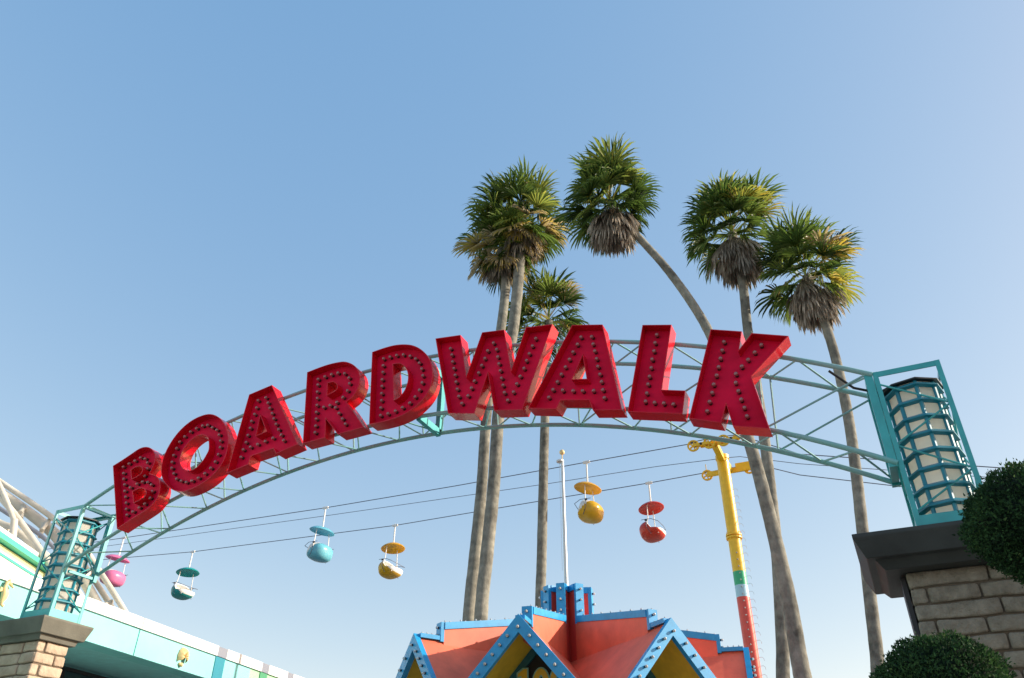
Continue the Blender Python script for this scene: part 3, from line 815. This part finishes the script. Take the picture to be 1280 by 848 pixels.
    for zz in (z0+.07, z0+.2): bulb_pts.append((kp(R1+.07, 0, zz), d))
    nn = max(3, int((z2-z1)/.2))
    for k in range(3): bulb_pts.append((kp(R2+.07, 0, z1i+(z2-z1i)*(k+.45)/3), d))
    for k in range(15):
        r = R2+.1+(R1-R2-.12)*k/14
        tip_pts.append(kp(r, .05*(-1)**k, z1i+(z1-z1i)*(r-R2)/(R1-R2)))
    for k in range(4):
        r = R1+.1+(R0-R1-.1)*k/4; tip_pts.append(kp(r, .0, z0+.055))
bm = bmesh.new()
for k in range(8):
    a, b = adir(ARMS[k])*2.2, adir(ARMS[(k+1) % 8])*2.2
    face(bm, [KC+a, KC+b, KC+b+V((0,0,3.0)), KC+a+V((0,0,3.0))])
obj("body_wall", bm, CORALD, KIO)
# bulbs on the trim, one mesh copied
bm = bmesh.new(); tube(bm, [(0,0,0),(0,-.025,0)], .021, 8, 0); ball(bm, (0,-.040,0), .025, 10, 7, 1)
kb = bpy.data.meshes.new("bulb"); bm.to_mesh(kb); bm.free(); kb.materials.append(DARK); kb.materials.append(BULBW)
for p in kb.polygons: p.use_smooth = True
for p, d in bulb_pts:
    if (p-CAMP).length > 17.2 and False: continue
    o = bpy.data.objects.new("bulb", kb); COL.objects.link(o); o.parent = KIO; o.location = p-KIO.location
    o.rotation_euler = (0, 0, math.atan2(d.x, -d.y))
bm = bmesh.new()
for p in tip_pts:
    ball(bm, p+V((0,0,.026)), .017, 6, 5, 0); tube(bm, [p, p+V((0,0,.02))], .008, 5, 0)
o = obj("ridge_bulbs", bm, BULBW, KIO); o["kind"] = "stuff"
# number 100 in the front gable
d = adir(8.5); s = lat(d)
rg = R0-1.25
def digit(bm, cx, cz, w, h, kind, r, mi, grow=0.0):
    """plump serif digit drawn as an extruded outline"""
    def ring(rx, rz, n=24): return [(math.cos(2*math.pi*k/n)*rx, math.sin(2*math.pi*k/n)*rz) for k in range(n)]
    def P3(x, z, rr): p = KC+d*rr+s*(-(cx+x)*-1); return V((p.x, p.y, cz+z))
    if kind == "1":
        g = grow
        out = [(-.30*w-g, -.5*h-g), (.34*w+g, -.5*h-g), (.34*w+g, -.40*h+g), (.17*w+g, -.36*h+g), (.17*w+g, .5*h+g), (-.02*w-g, .5*h+g), (-.36*w-g, .36*h+g), (-.36*w-g, .26*h-g), (-.15*w-g, .30*h-g), (-.15*w-g, -.36*h+g), (-.30*w-g, -.40*h+g)]
        loops = [out]
    else:
        loops = [ring(.46*w+grow, .5*h+grow), ring(max(.01,.17*w-grow), max(.01,.30*h-grow))]
    tri = geometry.tessellate_polygon([[V((x, z, 0)) for x, z in lp] for lp in loops])
    flat = [p for lp in loops for p in lp]
    va = [bm.verts.new(P3(x, z, r)) for x, z in flat]
    for t in tri:
        f = bm.faces.new([va[i] for i in t]); f.material_index = mi
    b0 = 0
    for lp in loops:
        n = len(lp); vb = [bm.verts.new(P3(x, z, r-.035)) for x, z in lp]
        for i in range(n):
            f = bm.faces.new((va[b0+i], va[b0+(i+1) % n], vb[(i+1) % n], vb[i])); f.material_index = mi
        b0 += n
gp = on_plane(667, 848, KC+d*(rg+.1), d)
zt_n = on_plane(667, 836, KC+d*(rg+.1), d).z
x0n = (on_plane(655, 845, KC+d*(rg+.1), d)-KC).dot(s); x1n = (on_plane(676, 845, KC+d*(rg+.1), d)-KC).dot(s)
pitch_n = (x1n-x0n)
bm = bmesh.new(); hN = .52; wN = abs(pitch_n)*1.05
for i, kd in enumerate("100"):
    cx = x0n + pitch_n*i
    digit(bm, cx, zt_n-hN/2, wN, hN, kd, rg+.10, 0); digit(bm, cx, zt_n-hN/2, wN, hN, kd, rg+.092, 1, .022)
bmesh.ops.recalc_face_normals(bm, faces=bm.faces)
obj("number_lettering", bm, [LETY, LETT], KIO)
# flagpole on the kiosk's peak
FP = thing("flagpole", "bare pale steel flagpole with a ball finial rising from the kiosk roof", "flagpole", (KC.x, KC.y, z2-.3))
dF = (KC-CAMP).dot(heading)
ptop = onD(708.5, 577, dF)
bm = bmesh.new(); tube(bm, [V((KC.x, KC.y, z2-.3)), V((KC.x, KC.y, ptop.z))], [.043, .032], 10); obj("pole", bm, STEEL, FP, smooth=60)
bm = bmesh.new(); ball(bm, (KC.x, KC.y, ptop.z+.22), .062, 12, 8); tube(bm, [V((KC.x,KC.y,ptop.z)), V((KC.x,KC.y,ptop.z+.18))], .014, 6); obj("finial", bm, GOLD, FP)
bm = bmesh.new(); disc(bm, (KC.x-.05, KC.y, ptop.z+.01), (0,0,1), .085, .035, 12); obj("truck", bm, STEEL, FP)
bm = bmesh.new(); tube(bm, [V((KC.x-.06,KC.y-.02,ptop.z)), V((KC.x-.07,KC.y-.02,z2+.4))], .004, 4); bar(bm, (KC.x-.16,KC.y,ptop.z-3.3), (KC.x-.03,KC.y,ptop.z-3.2), .02, .02); obj("halyard", bm, STEEL, FP)

# ------------------------------------------------------------------ sky ride: cables, tower, chairs
ZCB = 13.0+EYE
def cable(name, pts, r, label):
    c = V(pts[len(pts)//2]); bm = bmesh.new()
    tube(bm, [V(p) for p in pts], r, 6)
    o = obj(name, bm, CABLE, None); tag(o, label, "cable", "sky ride cables")
    return o
XT = -4.26
YN, YFAR, YM_ = 27.0, 29.95, 28.4
def zat(Y, x, y): return onY(x, y, Y).z
def cabpts(Y, px, extra_left):
    P = [onY(x, y, Y) for x, y in px]
    a, b = P[0], P[1]; dirv = (a-b)/(abs(a.x-b.x))
    return [a+dirv*extra_left]+P
near = cabpts(YN, [(155,672.5),(226,662),(407,635),(570,607.5),(733,578),(872,553.5)], 12)
far = cabpts(YFAR, [(160,697),(241,690),(494,657),(684,625),(811,604),(880,591.5)], 12)
midc = cabpts(YM_, [(226,670),(407,645),(684,605),(820,583.5),(893,574.5)], 12)
near_r = [V((XT+.9, YN, near[-1].z+.02)), onY(1000,568,YN), onY(1280,587,YN)]; near_r.append(near_r[-1]*2-near_r[-2])
far_r = [V((XT+1.1, YFAR, far[-1].z-.02)), onY(1000,594,YFAR), onY(1122,608,YFAR), onY(1280,622,YFAR)]; far_r.append(far_r[-1]*2-far_r[-2])
mid_r = [onY(925,571,YM_), onY(1000,580,YM_), onY(1280,600,YM_)]; mid_r.append(mid_r[-1]*2-mid_r[-2])
cable("ride_cable", near+[V((XT-.9, YN, near[-1].z+.05)), V((XT, YN, near[-1].z+.09))]+near_r, .017, "upper of the three dark cables, running over the tower's top row of wheels")
cable("ride_cable", far+[V((XT, YFAR, far[-1].z+.03))]+far_r, .017, "lowest of the three dark cables, carrying the teal, red and left yellow chairs")
cable("ride_cable", midc+[V((XT, YM_, midc[-1].z))]+mid_r, .012, "thin middle cable between the two chair cables, carrying no chairs")

TWR = thing("ride_tower", "tall yellow, green, pale blue and red sky ride tower with cable wheels on two arms", "ride tower", (XT, 28.45, 0))
XB = onY(944, 848, 28.45).x
zb_ = onY(941, 825, 28.45).z
def tz(x, y): return onY(x, y, 28.45).z
ztop_t = tz(903, 572)
def tw(z): 
    t = (z-0)/(ztop_t); return V((XB+(XT-XB)*min(1, max(0,(z-zb_)/(ztop_t-zb_))) if z > zb_ else XB, 28.45, z))
bands = [(0, tz(932.5,747), RIDER, "red_section"), (tz(932.5,747), tz(930,732), RIDEB, "pale_blue_section"), (tz(930,732), tz(927.5,715), RIDEG, "green_section"), (tz(927.5,715), ztop_t, RIDEY, "yellow_section")]
PR = .225
for a, b, M_, nm in bands:
    bm = bmesh.new(); tube(bm, [tw(a), tw((a+b)/2), tw(b)], PR, 24); obj(nm, bm, M_, TWR, smooth=60)
zf = tz(918, 673)
bm = bmesh.new(); disc(bm, tw(zf), (0,0,1), PR+.06, .06, 24); disc(bm, tw(zf+.1), (0,0,1), PR+.06, .05, 24)
for k in range(10): tube(bm, [tw(zf)+V((math.cos(k*.628)*(PR+.035), math.sin(k*.628)*(PR+.035), -.08)), tw(zf)+V((math.cos(k*.628)*(PR+.035), math.sin(k*.628)*(PR+.035), .2))], .014, 5)
obj("flange", bm, RIDEY, TWR, smooth=40)
zn, zfr = near[-1].z, far[-1].z
top = tw(ztop_t)
bm = bmesh.new()
tube(bm, [top-V((0,0,.1)), top+V((0,0,.06))], [PR+.03, PR+.03], 24)
bar(bm, V((XT, 28.45, ztop_t-.12)), V((XT, YN+.12, zn-.12)), .22, .26); bar(bm, V((XT, 28.45, ztop_t-.14)), V((XT, YFAR-.12, zfr-.05)), .22, .26)
obj("cross_arm", bm, RIDEY, TWR)
def sheave(x, y, z, r):
    o = bpy.data.objects.new("wheel", None)
    bm = bmesh.new()
    n = 20
    tube(bm, [(x, y-.035, z), (x, y-.012, z), (x, y+.012, z), (x, y+.035, z)], [r, r*.9, r*.9, r], n, 0, False)
    tube(bm, [(x, y-.03, z), (x, y+.03, z)], r*.22, 10)
    for sy_ in (-.034, .034):
        for k in range(n):
            a0, a1 = 2*math.pi*k/n, 2*math.pi*(k+1)/n
            face(bm, [(x+math.cos(a0)*r*.74, y+sy_, z+math.sin(a0)*r*.74), (x+math.cos(a1)*r*.74, y+sy_, z+math.sin(a1)*r*.74), (x+math.cos(a1)*r, y+sy_, z+math.sin(a1)*r), (x+math.cos(a0)*r, y+sy_, z+math.sin(a0)*r)])
    for k in range(5):
        a = k*2*math.pi/5+x
        bar(bm, (x, y, z), (x+math.cos(a)*r*.8, y, z+math.sin(a)*r*.8), .05, .05, V((0,1,0)))
    obj("wheel", bm, RIDEY, TWR, smooth=40)
rw = .225
wx_n = [onY(x, 557, YN).x for x in (866.5, 887, 905, 926)]
wx_f = [onY(x, 594, YFAR).x for x in (884, 938)]
for x in wx_n: sheave(x, YN, zn-.10, rw)
for x in wx_f: sheave(x, YFAR, zfr-.12, rw)
bm = bmesh.new()
for (a, b) in ((wx_n[0], wx_n[1]), (wx_n[2], wx_n[3])):
    bar(bm, (a, YN-.055, zn-.10), (b, YN-.055, zn-.10), .03, .12); bar(bm, (a, YN+.055, zn-.10), (b, YN+.055, zn-.10), .03, .12)
bar(bm, (wx_n[0]+.25, YN+.10, zn-.12), (wx_n[3]-.25, YN+.10, zn-.12), .05, .14)
obj("wheel_beam", bm, RIDEY, TWR); bm = bmesh.new()
bar(bm, (wx_f[0], YFAR-.06, zfr-.12), (wx_f[1], YFAR-.06, zfr-.12), .05, .22); bar(bm, (XT+.25, YFAR-.09, zfr-.05), (XT+1.0, YFAR-.09, zfr-.05), .08, .36)
for x, y, z in ((wx_f[0], YFAR, zfr+.1),): bar(bm, (x, y-.05, z), (x, y-.05, z+.24), .025, .025)
obj("wheel_beam", bm, RIDEY, TWR)
bm = bmesh.new()
for x in ((wx_n[0]+wx_n[1])/2, (wx_n[2]+wx_n[3])/2): ball(bm, (x, YN-.08, zn-.10), .05, 8, 6)
obj("pivot_pin", bm, DARK, TWR)
bm = bmesh.new()
z = 1.0
while z < ztop_t-1.2:
    p = tw(z) + V((PR*.95, -.05, 0))
    tube(bm, [p, p+V((.13,-.05,.0)), p+V((.18,-.06,-.05)), p+V((.19,-.06,-.13))], .006, 5)
    z += .27
p0, p1 = tw(1.0)+V((PR+.20,-.11,0)), tw(ztop_t-1.2)+V((PR+.20,-.11,0))
obj("climbing_rungs", bm, STEEL, TWR, smooth=60)
bm = bmesh.new(); z = zb_-1
while z < tz(921, 690):
    ball(bm, tw(z)+V((.05,-PR-.012,0)), .028, 7, 5); z += .24
o = obj("tower_bulbs", bm, BULBW, TWR); o["kind"] = "stuff"

def chair(top, face_dir, M_, label, lean=0.0, white=.16):
    """two-seat bucket chair hanging from a cable: local +X is the travel direction, Y its width"""
    T = thing("sky_ride_chair", label, "ride chair", top, "sky ride chairs hanging from the cables")
    T.rotation_euler = (0, lean, 0 if face_dir > 0 else math.pi)
    HC, HS = -1.02, -2.06
    def ob(n, bm, mm, sm=None):
        return obj(n, bm, mm, T, smooth=sm, world=False)
    bm = bmesh.new(); tube(bm, [(0,0,.06),(0,0,HC+.1)], .034, 8); bar(bm, (-.14,0,.0), (.14,0,.0), .07, .09); ob("hanger", bm, WHITE, 60)
    bm = bmesh.new()
    tube(bm, [(0,0,HC+.12),(0,0,HC+.04)], [.05,.16], 12)
    ob("hanger_foot", bm, WHITE, 60)
    # canopy: shallow oval dish
    bm = bmesh.new(); n = 28
    rings = []
    for (s_, z) in ((.02, .10), (.35, .085), (.65, .045), (.88, -.03), (1, -.10), (.97, -.12), (.85, -.06), (.5, .0), (.02, .02)):
        rings.append([bm.verts.new((math.cos(2*math.pi*k/n)*.52*s_, math.sin(2*math.pi*k/n)*.64*s_, HC+z+.15*math.cos(2*math.pi*k/n)*.52*s_)) for k in range(n)])
    for a, b in zip(rings, rings[1:]):
        for k in range(n): bm.faces.new((b[k], b[(k+1) % n], a[(k+1) % n], a[k]))
    bm.faces.new(rings[0]); bm.faces.new(rings[-1][::-1])
    bmesh.ops.recalc_face_normals(bm, faces=bm.faces)
    ob("canopy", bm, M_, 70)
    # bucket: egg with an L-shaped opening towards the front
    bm = bmesh.new()
    bmesh.ops.create_uvsphere(bm, u_segments=64, v_segments=48, radius=1)
    e = lambda t, p: math.copysign(abs(t)**p, t)
    for v in bm.verts:
        x, y, z = v.co
        v.co = V((e(x, .80)*(.53 if x < 0 else .45), e(y, .78)*.59, e(z, .72)*.385))
    pa, na = (V((-.02,0,.10)), V((.93,0,.36)).normalized()) if face_dir > 0 else (V((.20,0,0)), V((.98,0,.2)).normalized())
    pb, nb_ = (V((.1,0,-.06)), V((.24,0,1)).normalized()) if face_dir > 0 else (V((0,0,-.5)), V((0,0,1)))
    for pc, pn in ((pa, na), (pb, nb_)):
        bmesh.ops.bisect_plane(bm, geom=bm.verts[:]+bm.edges[:]+bm.faces[:], plane_co=pc, plane_no=pn)
    bmesh.ops.delete(bm, geom=[f for f in bm.faces if (f.calc_center_median()-pa).dot(na) > 0 and (f.calc_center_median()-pb).dot(nb_) > 0], context='FACES')
    for f in bm.faces:      # the front of the tub is white like its inside
        c_ = f.calc_center_median(); f.material_index = 1 if (c_.x+white)*.79+(c_.z-.30)*.61 > 0 else 0
    PIT = Matrix.Rotation(rad(-12), 3, 'Y')
    for v in bm.verts: v.co = PIT @ v.co
    for v in bm.verts: v.co.z += HS
    me = bpy.data.meshes.new("seat_shell"); bm.to_mesh(me); bm.free()
    for mm in (M_, WHITE): me.materials.append(mm)
    for p in me.polygons: p.use_smooth = True
    o = bpy.data.objects.new("seat_shell", me); COL.objects.link(o); o.parent = T
    so = o.modifiers.new("shell", 'SOLIDIFY'); so.thickness = .030; so.offset = -1; so.material_offset = 1; so.material_offset_rim = 1; so.use_even_offset = True
    bm = bmesh.new()
    box(bm, -.30, -.42, HS-.24, .30, .42, HS-.17)
    ob("seat_cushion", bm, WHITE)
    for sg in (1, -1):
        bm = bmesh.new()
        tube(bm, [(-.05, sg*.44, HC-.03), (-.05, sg*.50, HS+.40), (-.08, sg*.585, HS+.10)], .020, 7); ob("suspension_rod", bm, WHITE, 60)
    bm = bmesh.new()
    for sg in (1, -1):
        tube(bm, [(-.10, sg*.60, HS+.26), (-.12, sg*.64, HS+.05), (-.05, sg*.61, HS-.12), (.04, sg*.58, HS-.30)], .011, 5)
    tube(bm, [(-.30, -.60, HS+.30), (.10, -.66, HS+.28), (.36, -.58, HS+.18), (.42, 0, HS+.15), (.36, .58, HS+.18), (.10, .66, HS+.28), (-.30, .60, HS+.30)], .012, 5)
    ob("safety_bar", bm, CABLE, 60)
    bm = bmesh.new()
    for sg in (1, -1): box(bm, -.16, sg*.60-.025, HS+.24, -.07, sg*.60+.025, HS+.31)
    ob("hinge_block", bm, DARK)
CP = mat("pink_fibreglass", (.78, .24, .46), .3, coat=.3, var=.06, trans=.35)
CB = mat("sky_blue_fibreglass", (.20, .60, .72), .3, coat=.3, var=.06, trans=.35)
CT = mat("teal_fibreglass", (.02, .42, .41), .3, coat=.3, var=.06, trans=.35)
CY = mat("yellow_fibreglass", (.80, .50, .02), .3, coat=.3, var=.06, trans=.35)
CR = mat("red_fibreglass", (.70, .065, .035), .3, coat=.3, var=.06, trans=.35)
def on_cable(x, Y, pts):
    xw = onY(x, 640, Y).x
    # the world x of a pixel column changes with height; search along the cable
    best = None
    for i in range(len(pts)-1):
        for k in range(40):
            p = V(pts[i]).lerp(V(pts[i+1]), k/40)
            w = p-CAMP; px = 640+F*w.dot(rt)/w.dot(fw)
            if best is None or abs(px-x) < best[0]: best = (abs(px-x), p)
    return best[1]
chair(on_cable(153.5, YN, near), -1, CP, "pink ride chair half hidden behind the lower left end of the arch")
chair(on_cable(241, YFAR, far), 1, CT, "teal ride chair with a white seat, hanging lowest on the cable at the left")
chair(on_cable(408.5, YN, near), -1, CB, "sky blue ride chair seen from behind, between the teal and the yellow chair")
chair(on_cable(494.5, YFAR, far), 1, CY, "yellow ride chair with its white seat showing, left of the palm trunks")
chair(on_cable(733.5, YN, near), -1, CY, "yellow ride chair seen from behind, right beside the flagpole")
chair(on_cable(811.5, YFAR, far), 1, CR, "orange-red ride chair nearest the tall yellow ride tower", white=.04)

# ------------------------------------------------------------------ palms
def crv(pts, sub=6):
    out = []
    for i in range(len(pts)-1):
        p0, p1, p2, p3 = pts[max(i-1,0)], pts[i], pts[i+1], pts[min(i+2, len(pts)-1)]
        for k in range(sub):
            t = k/sub
            out.append(.5*((2*p1)+(p2-p0)*t+(2*p0-5*p1+4*p2-p3)*t*t+(3*p1-p0-3*p2+p3)*t**3))
    out.append(pts[-1]); return out

def fan(bm, tones, base, dirv, upv, plen, blade, spread, nseg, droop, tone, rnd, fold=.25, ragged=0.0):
    """one fan leaf: curved petiole, then a pleated blade that splits into drooping tips"""
    d = dirv.normalized(); side = d.cross(upv)
    if side.length < 1e-3: side = d.orthogonal()
    side.normalize(); nrm = side.cross(d).normalized()
    g = V((0,0,-1))
    p = base.copy(); prev = p.copy(); dd = d.copy(); n = 4
    wp = .022*plen
    for i in range(n):
        dd = (dd + g*droop*.10*(i/n+.2)).normalized()
        q_ = p+dd*plen/n
        s2 = side*wp*(1-.12*i)
        f = bm.faces.new([bm.verts.new(x) for x in (p-s2, p+s2, q_+s2*.9, q_-s2*.9)]); tones.append(min(1, tone+.25))
        p = q_
    side = dd.cross(upv)
    if side.length < 1e-3: side = dd.orthogonal()
    side.normalize(); nrm = side.cross(dd).normalized()
    for k in range(nseg):
        a = -spread+2*spread*(k+.5)/nseg
        if rnd.random() < ragged: continue
        sd_ = dd*math.cos(a)+side*math.sin(a)
        sd_ = (sd_ + nrm*fold*(abs(math.sin(a))-.3)).normalized()
        L = blade*(1-.22*(abs(a)/spread)**2)*rnd.uniform(.86, 1.08)
        half = spread/nseg*L*.46*1.15
        tang = (side*math.cos(a)-dd*math.sin(a)).normalized()
        pl = nrm*(.02*L if k % 2 else -.02*L)
        c0 = p.copy(); dirs = sd_.copy(); pts = [(c0, .02*half)]
        cur = c0.copy()
        for t, (fr, wd) in enumerate(((.34, .75), (.30, .95), (.22, .55), (.20, .0))):
            dirs = (dirs + g*droop*(.06, .16, .40, .75)[t]*rnd.uniform(.7, 1.3) + V((rnd.gauss(0,.03),)*3)).normalized()
            cur = cur+dirs*L*fr
            pts.append((cur.copy(), half*wd))
        rows = []
        for (c, w) in pts:
            if w < 1e-6: rows.append([bm.verts.new(c)])
            else: rows.append([bm.verts.new(c-tang*w+pl), bm.verts.new(c+tang*w-pl)])
        for r0, r1 in zip(rows, rows[1:]):
            if len(r1) == 2: bm.faces.new((r0[0], r0[1], r1[1], r1[0]))
            else: bm.faces.new((r0[0], r0[1], r1[0]))
            tones.append(min(1, max(0, tone+rnd.gauss(0,.05))))

def finish_leaf(bm, tones, name, M_, parent):
    off = parent.location
    for v in bm.verts: v.co -= off
    me = bpy.data.meshes.new(name); bm.to_mesh(me); bm.free(); me.materials.append(M_)
    at = me.attributes.new("tone", 'FLOAT', 'FACE'); at.data.foreach_set("value", tones)
    o = bpy.data.objects.new(name, me); COL.objects.link(o); o.parent = parent; return o

def palm(label, px, d, wpx, heart, rpx, seed, nfr, ndead, skirt=1.0, yellow=None, dry=.1, updir=None, LOW=118):
    rnd = random.Random(seed)
    pts = [onD(x, y, d) for x, y in px]
    base = pts[0] + (pts[0]-pts[1]).normalized()*0
    # carry the trunk on down to the ground
    sl = (pts[0]-pts[1]); sl /= max(.01, -sl.z)
    sl = V((sl.x*.4, sl.y*.4, -1))
    gpt = pts[0] + sl*pts[0].z
    T = thing("fan_palm", label, "palm tree", (gpt.x, gpt.y, 0), "tall fan palms")
    H = onD(*heart, d)
    line = crv([V((gpt.x, gpt.y, 0))]+pts+[H], 12)
    sc = depth(pts[0])/F
    r0 = wpx[0]*sc/2; r1 = wpx[1]*depth(H)/F/2
    n = len(line); k0 = 12
    rs = []
    for i in range(n):
        t = max(0, (i-k0)/(n-1-k0)); base_ = r0+(r1-r0)*t**.6
        rs.append(base_*(1+.05*noise.noise(V((seed, i*.55, 0)))+.02*noise.noise(V((seed, i*2.3, 5)))) * (1.15-.15*min(1, i/k0)))
    bm = bmesh.new(); tube(bm, line, rs, 16); obj("trunk", bm, BARK, T, smooth=80)
    U = depth(H)/F*rpx           # crown radius in metres
    axis = (H-pts[-1]).normalized()
    ax = (axis*.35+V((0,0,1))).normalized() if updir is None else updir.normalized()
    e1 = ax.orthogonal().normalized(); e2 = ax.cross(e1)
    bm = bmesh.new(); tones = []
    for i in range(nfr):
        t = (i+.5)/nfr
        el = rad(80 - LOW*t**1.05) + rnd.gauss(0,.13)
        az = i*2.39996+rnd.gauss(0,.3)
        if el < .35 and math.cos(az-seed) > .82 and rnd.random() < .6: continue
        dv = ax*math.sin(el)+(e1*math.cos(az)+e2*math.sin(az))*math.cos(el)
        st = H + ax*(U*.16*(1-2*t)) + dv*U*.03
        tone = .27+rnd.gauss(0,.19)+.22*(1-t)**2
        if rnd.random() < dry*(t*1.6): tone = rnd.uniform(.93, 1.0)
        if yellow is not None and dv.dot(yellow) > .55 and rnd.random() < .75: tone = rnd.uniform(.70, .90)
        k = rnd.uniform(.74, 1.16)
        kk = k*(1.16-.34*t)
        fan(bm, tones, st, dv, ax, U*.60*kk, U*.68*kk, rad(rnd.uniform(66, 112)), 32, .38+.60*t+rnd.uniform(0,.35), min(1, max(0, tone)), rnd, fold=rnd.uniform(.1,.6), ragged=.07)
    finish_leaf(bm, tones, "crown", FROND, T)
    if ndead:
        bm = bmesh.new(); tones = []
        for i in range(ndead):
            t = i/ndead
            az = i*2.39996+rnd.gauss(0,.2)
            hor = (V((1,0,0))*math.cos(az)+V((0,1,0))*math.sin(az))
            down = V((0,0,-1))
            dv = (hor*(.50-.30*t)+down*(.60+.5*t)+V((rnd.gauss(0,.08), rnd.gauss(0,.08), 0))).normalized()
            st = H-ax*U*(.05+.28*t)*skirt + hor*U*.10
            fan(bm, tones, st, dv, hor, U*(.32+.16*rnd.random())*skirt, U*.58*skirt*rnd.uniform(.75, 1.25), rad(rnd.uniform(22, 50)), 12, .9, min(1, max(0, rnd.gauss(.45,.24))), rnd, fold=.1, ragged=.08)
        finish_leaf(bm, tones, "dead_frond_skirt", DEAD, T)
    return T

RV = rt.copy()
palm("left palm of the close pair, slimmer trunk, shaggy crown merging with its neighbour's", [(585,790),(593,700),(602,610),(610,500),(626,412),(632,350)], 24.5, (16,11), (627,312), 46, 21, 60, 34, .9, None, .30, None, 150)
palm("right palm of the close pair, broad shaggy crown with dry fronds through it", [(600,790),(608,700),(617,610),(625,500),(641,414),(649,335)], 24.0, (17,13), (651,280), 51, 22, 68, 48, .9, None, .30, None, 150)
palm("short palm whose crown peeks over the W and A of the sign", [(675,790),(677,700),(679,610),(681,530),(684,440)], 26.0, (13.5,10), (686,402), 49, 23, 48, 6, .7, None, .06)
palm("palm with a strongly curved trunk and heavy grey skirt, tallest crown, above the A", [(1012,890),(1000,830),(985,745),(963,650),(942,570),(925,520),(905,460),(885,413),(860,372),(830,332),(803,302)], 19.0, (25,8.5), (763,256), 55, 34, 62, 110, 1.0, None, .06)
palm("upright palm with a full dead skirt rising behind the K", [(982,890),(978,800),(972,700),(965,630),(957,560),(947,490),(935,415),(928,352)], 21.0, (18,10.5), (915,292), 57, 25, 56, 95, 1.0, None, .05)
palm("rightmost palm with yellowing fronds and a dead skirt, slender bent trunk", [(1104,880),(1095,810),(1080,680),(1070,590),(1060,520),(1045,450),(1029,398)], 20.0, (18,10.5), (1008,345), 58, 26, 54, 90, 1.0, RV, .05)
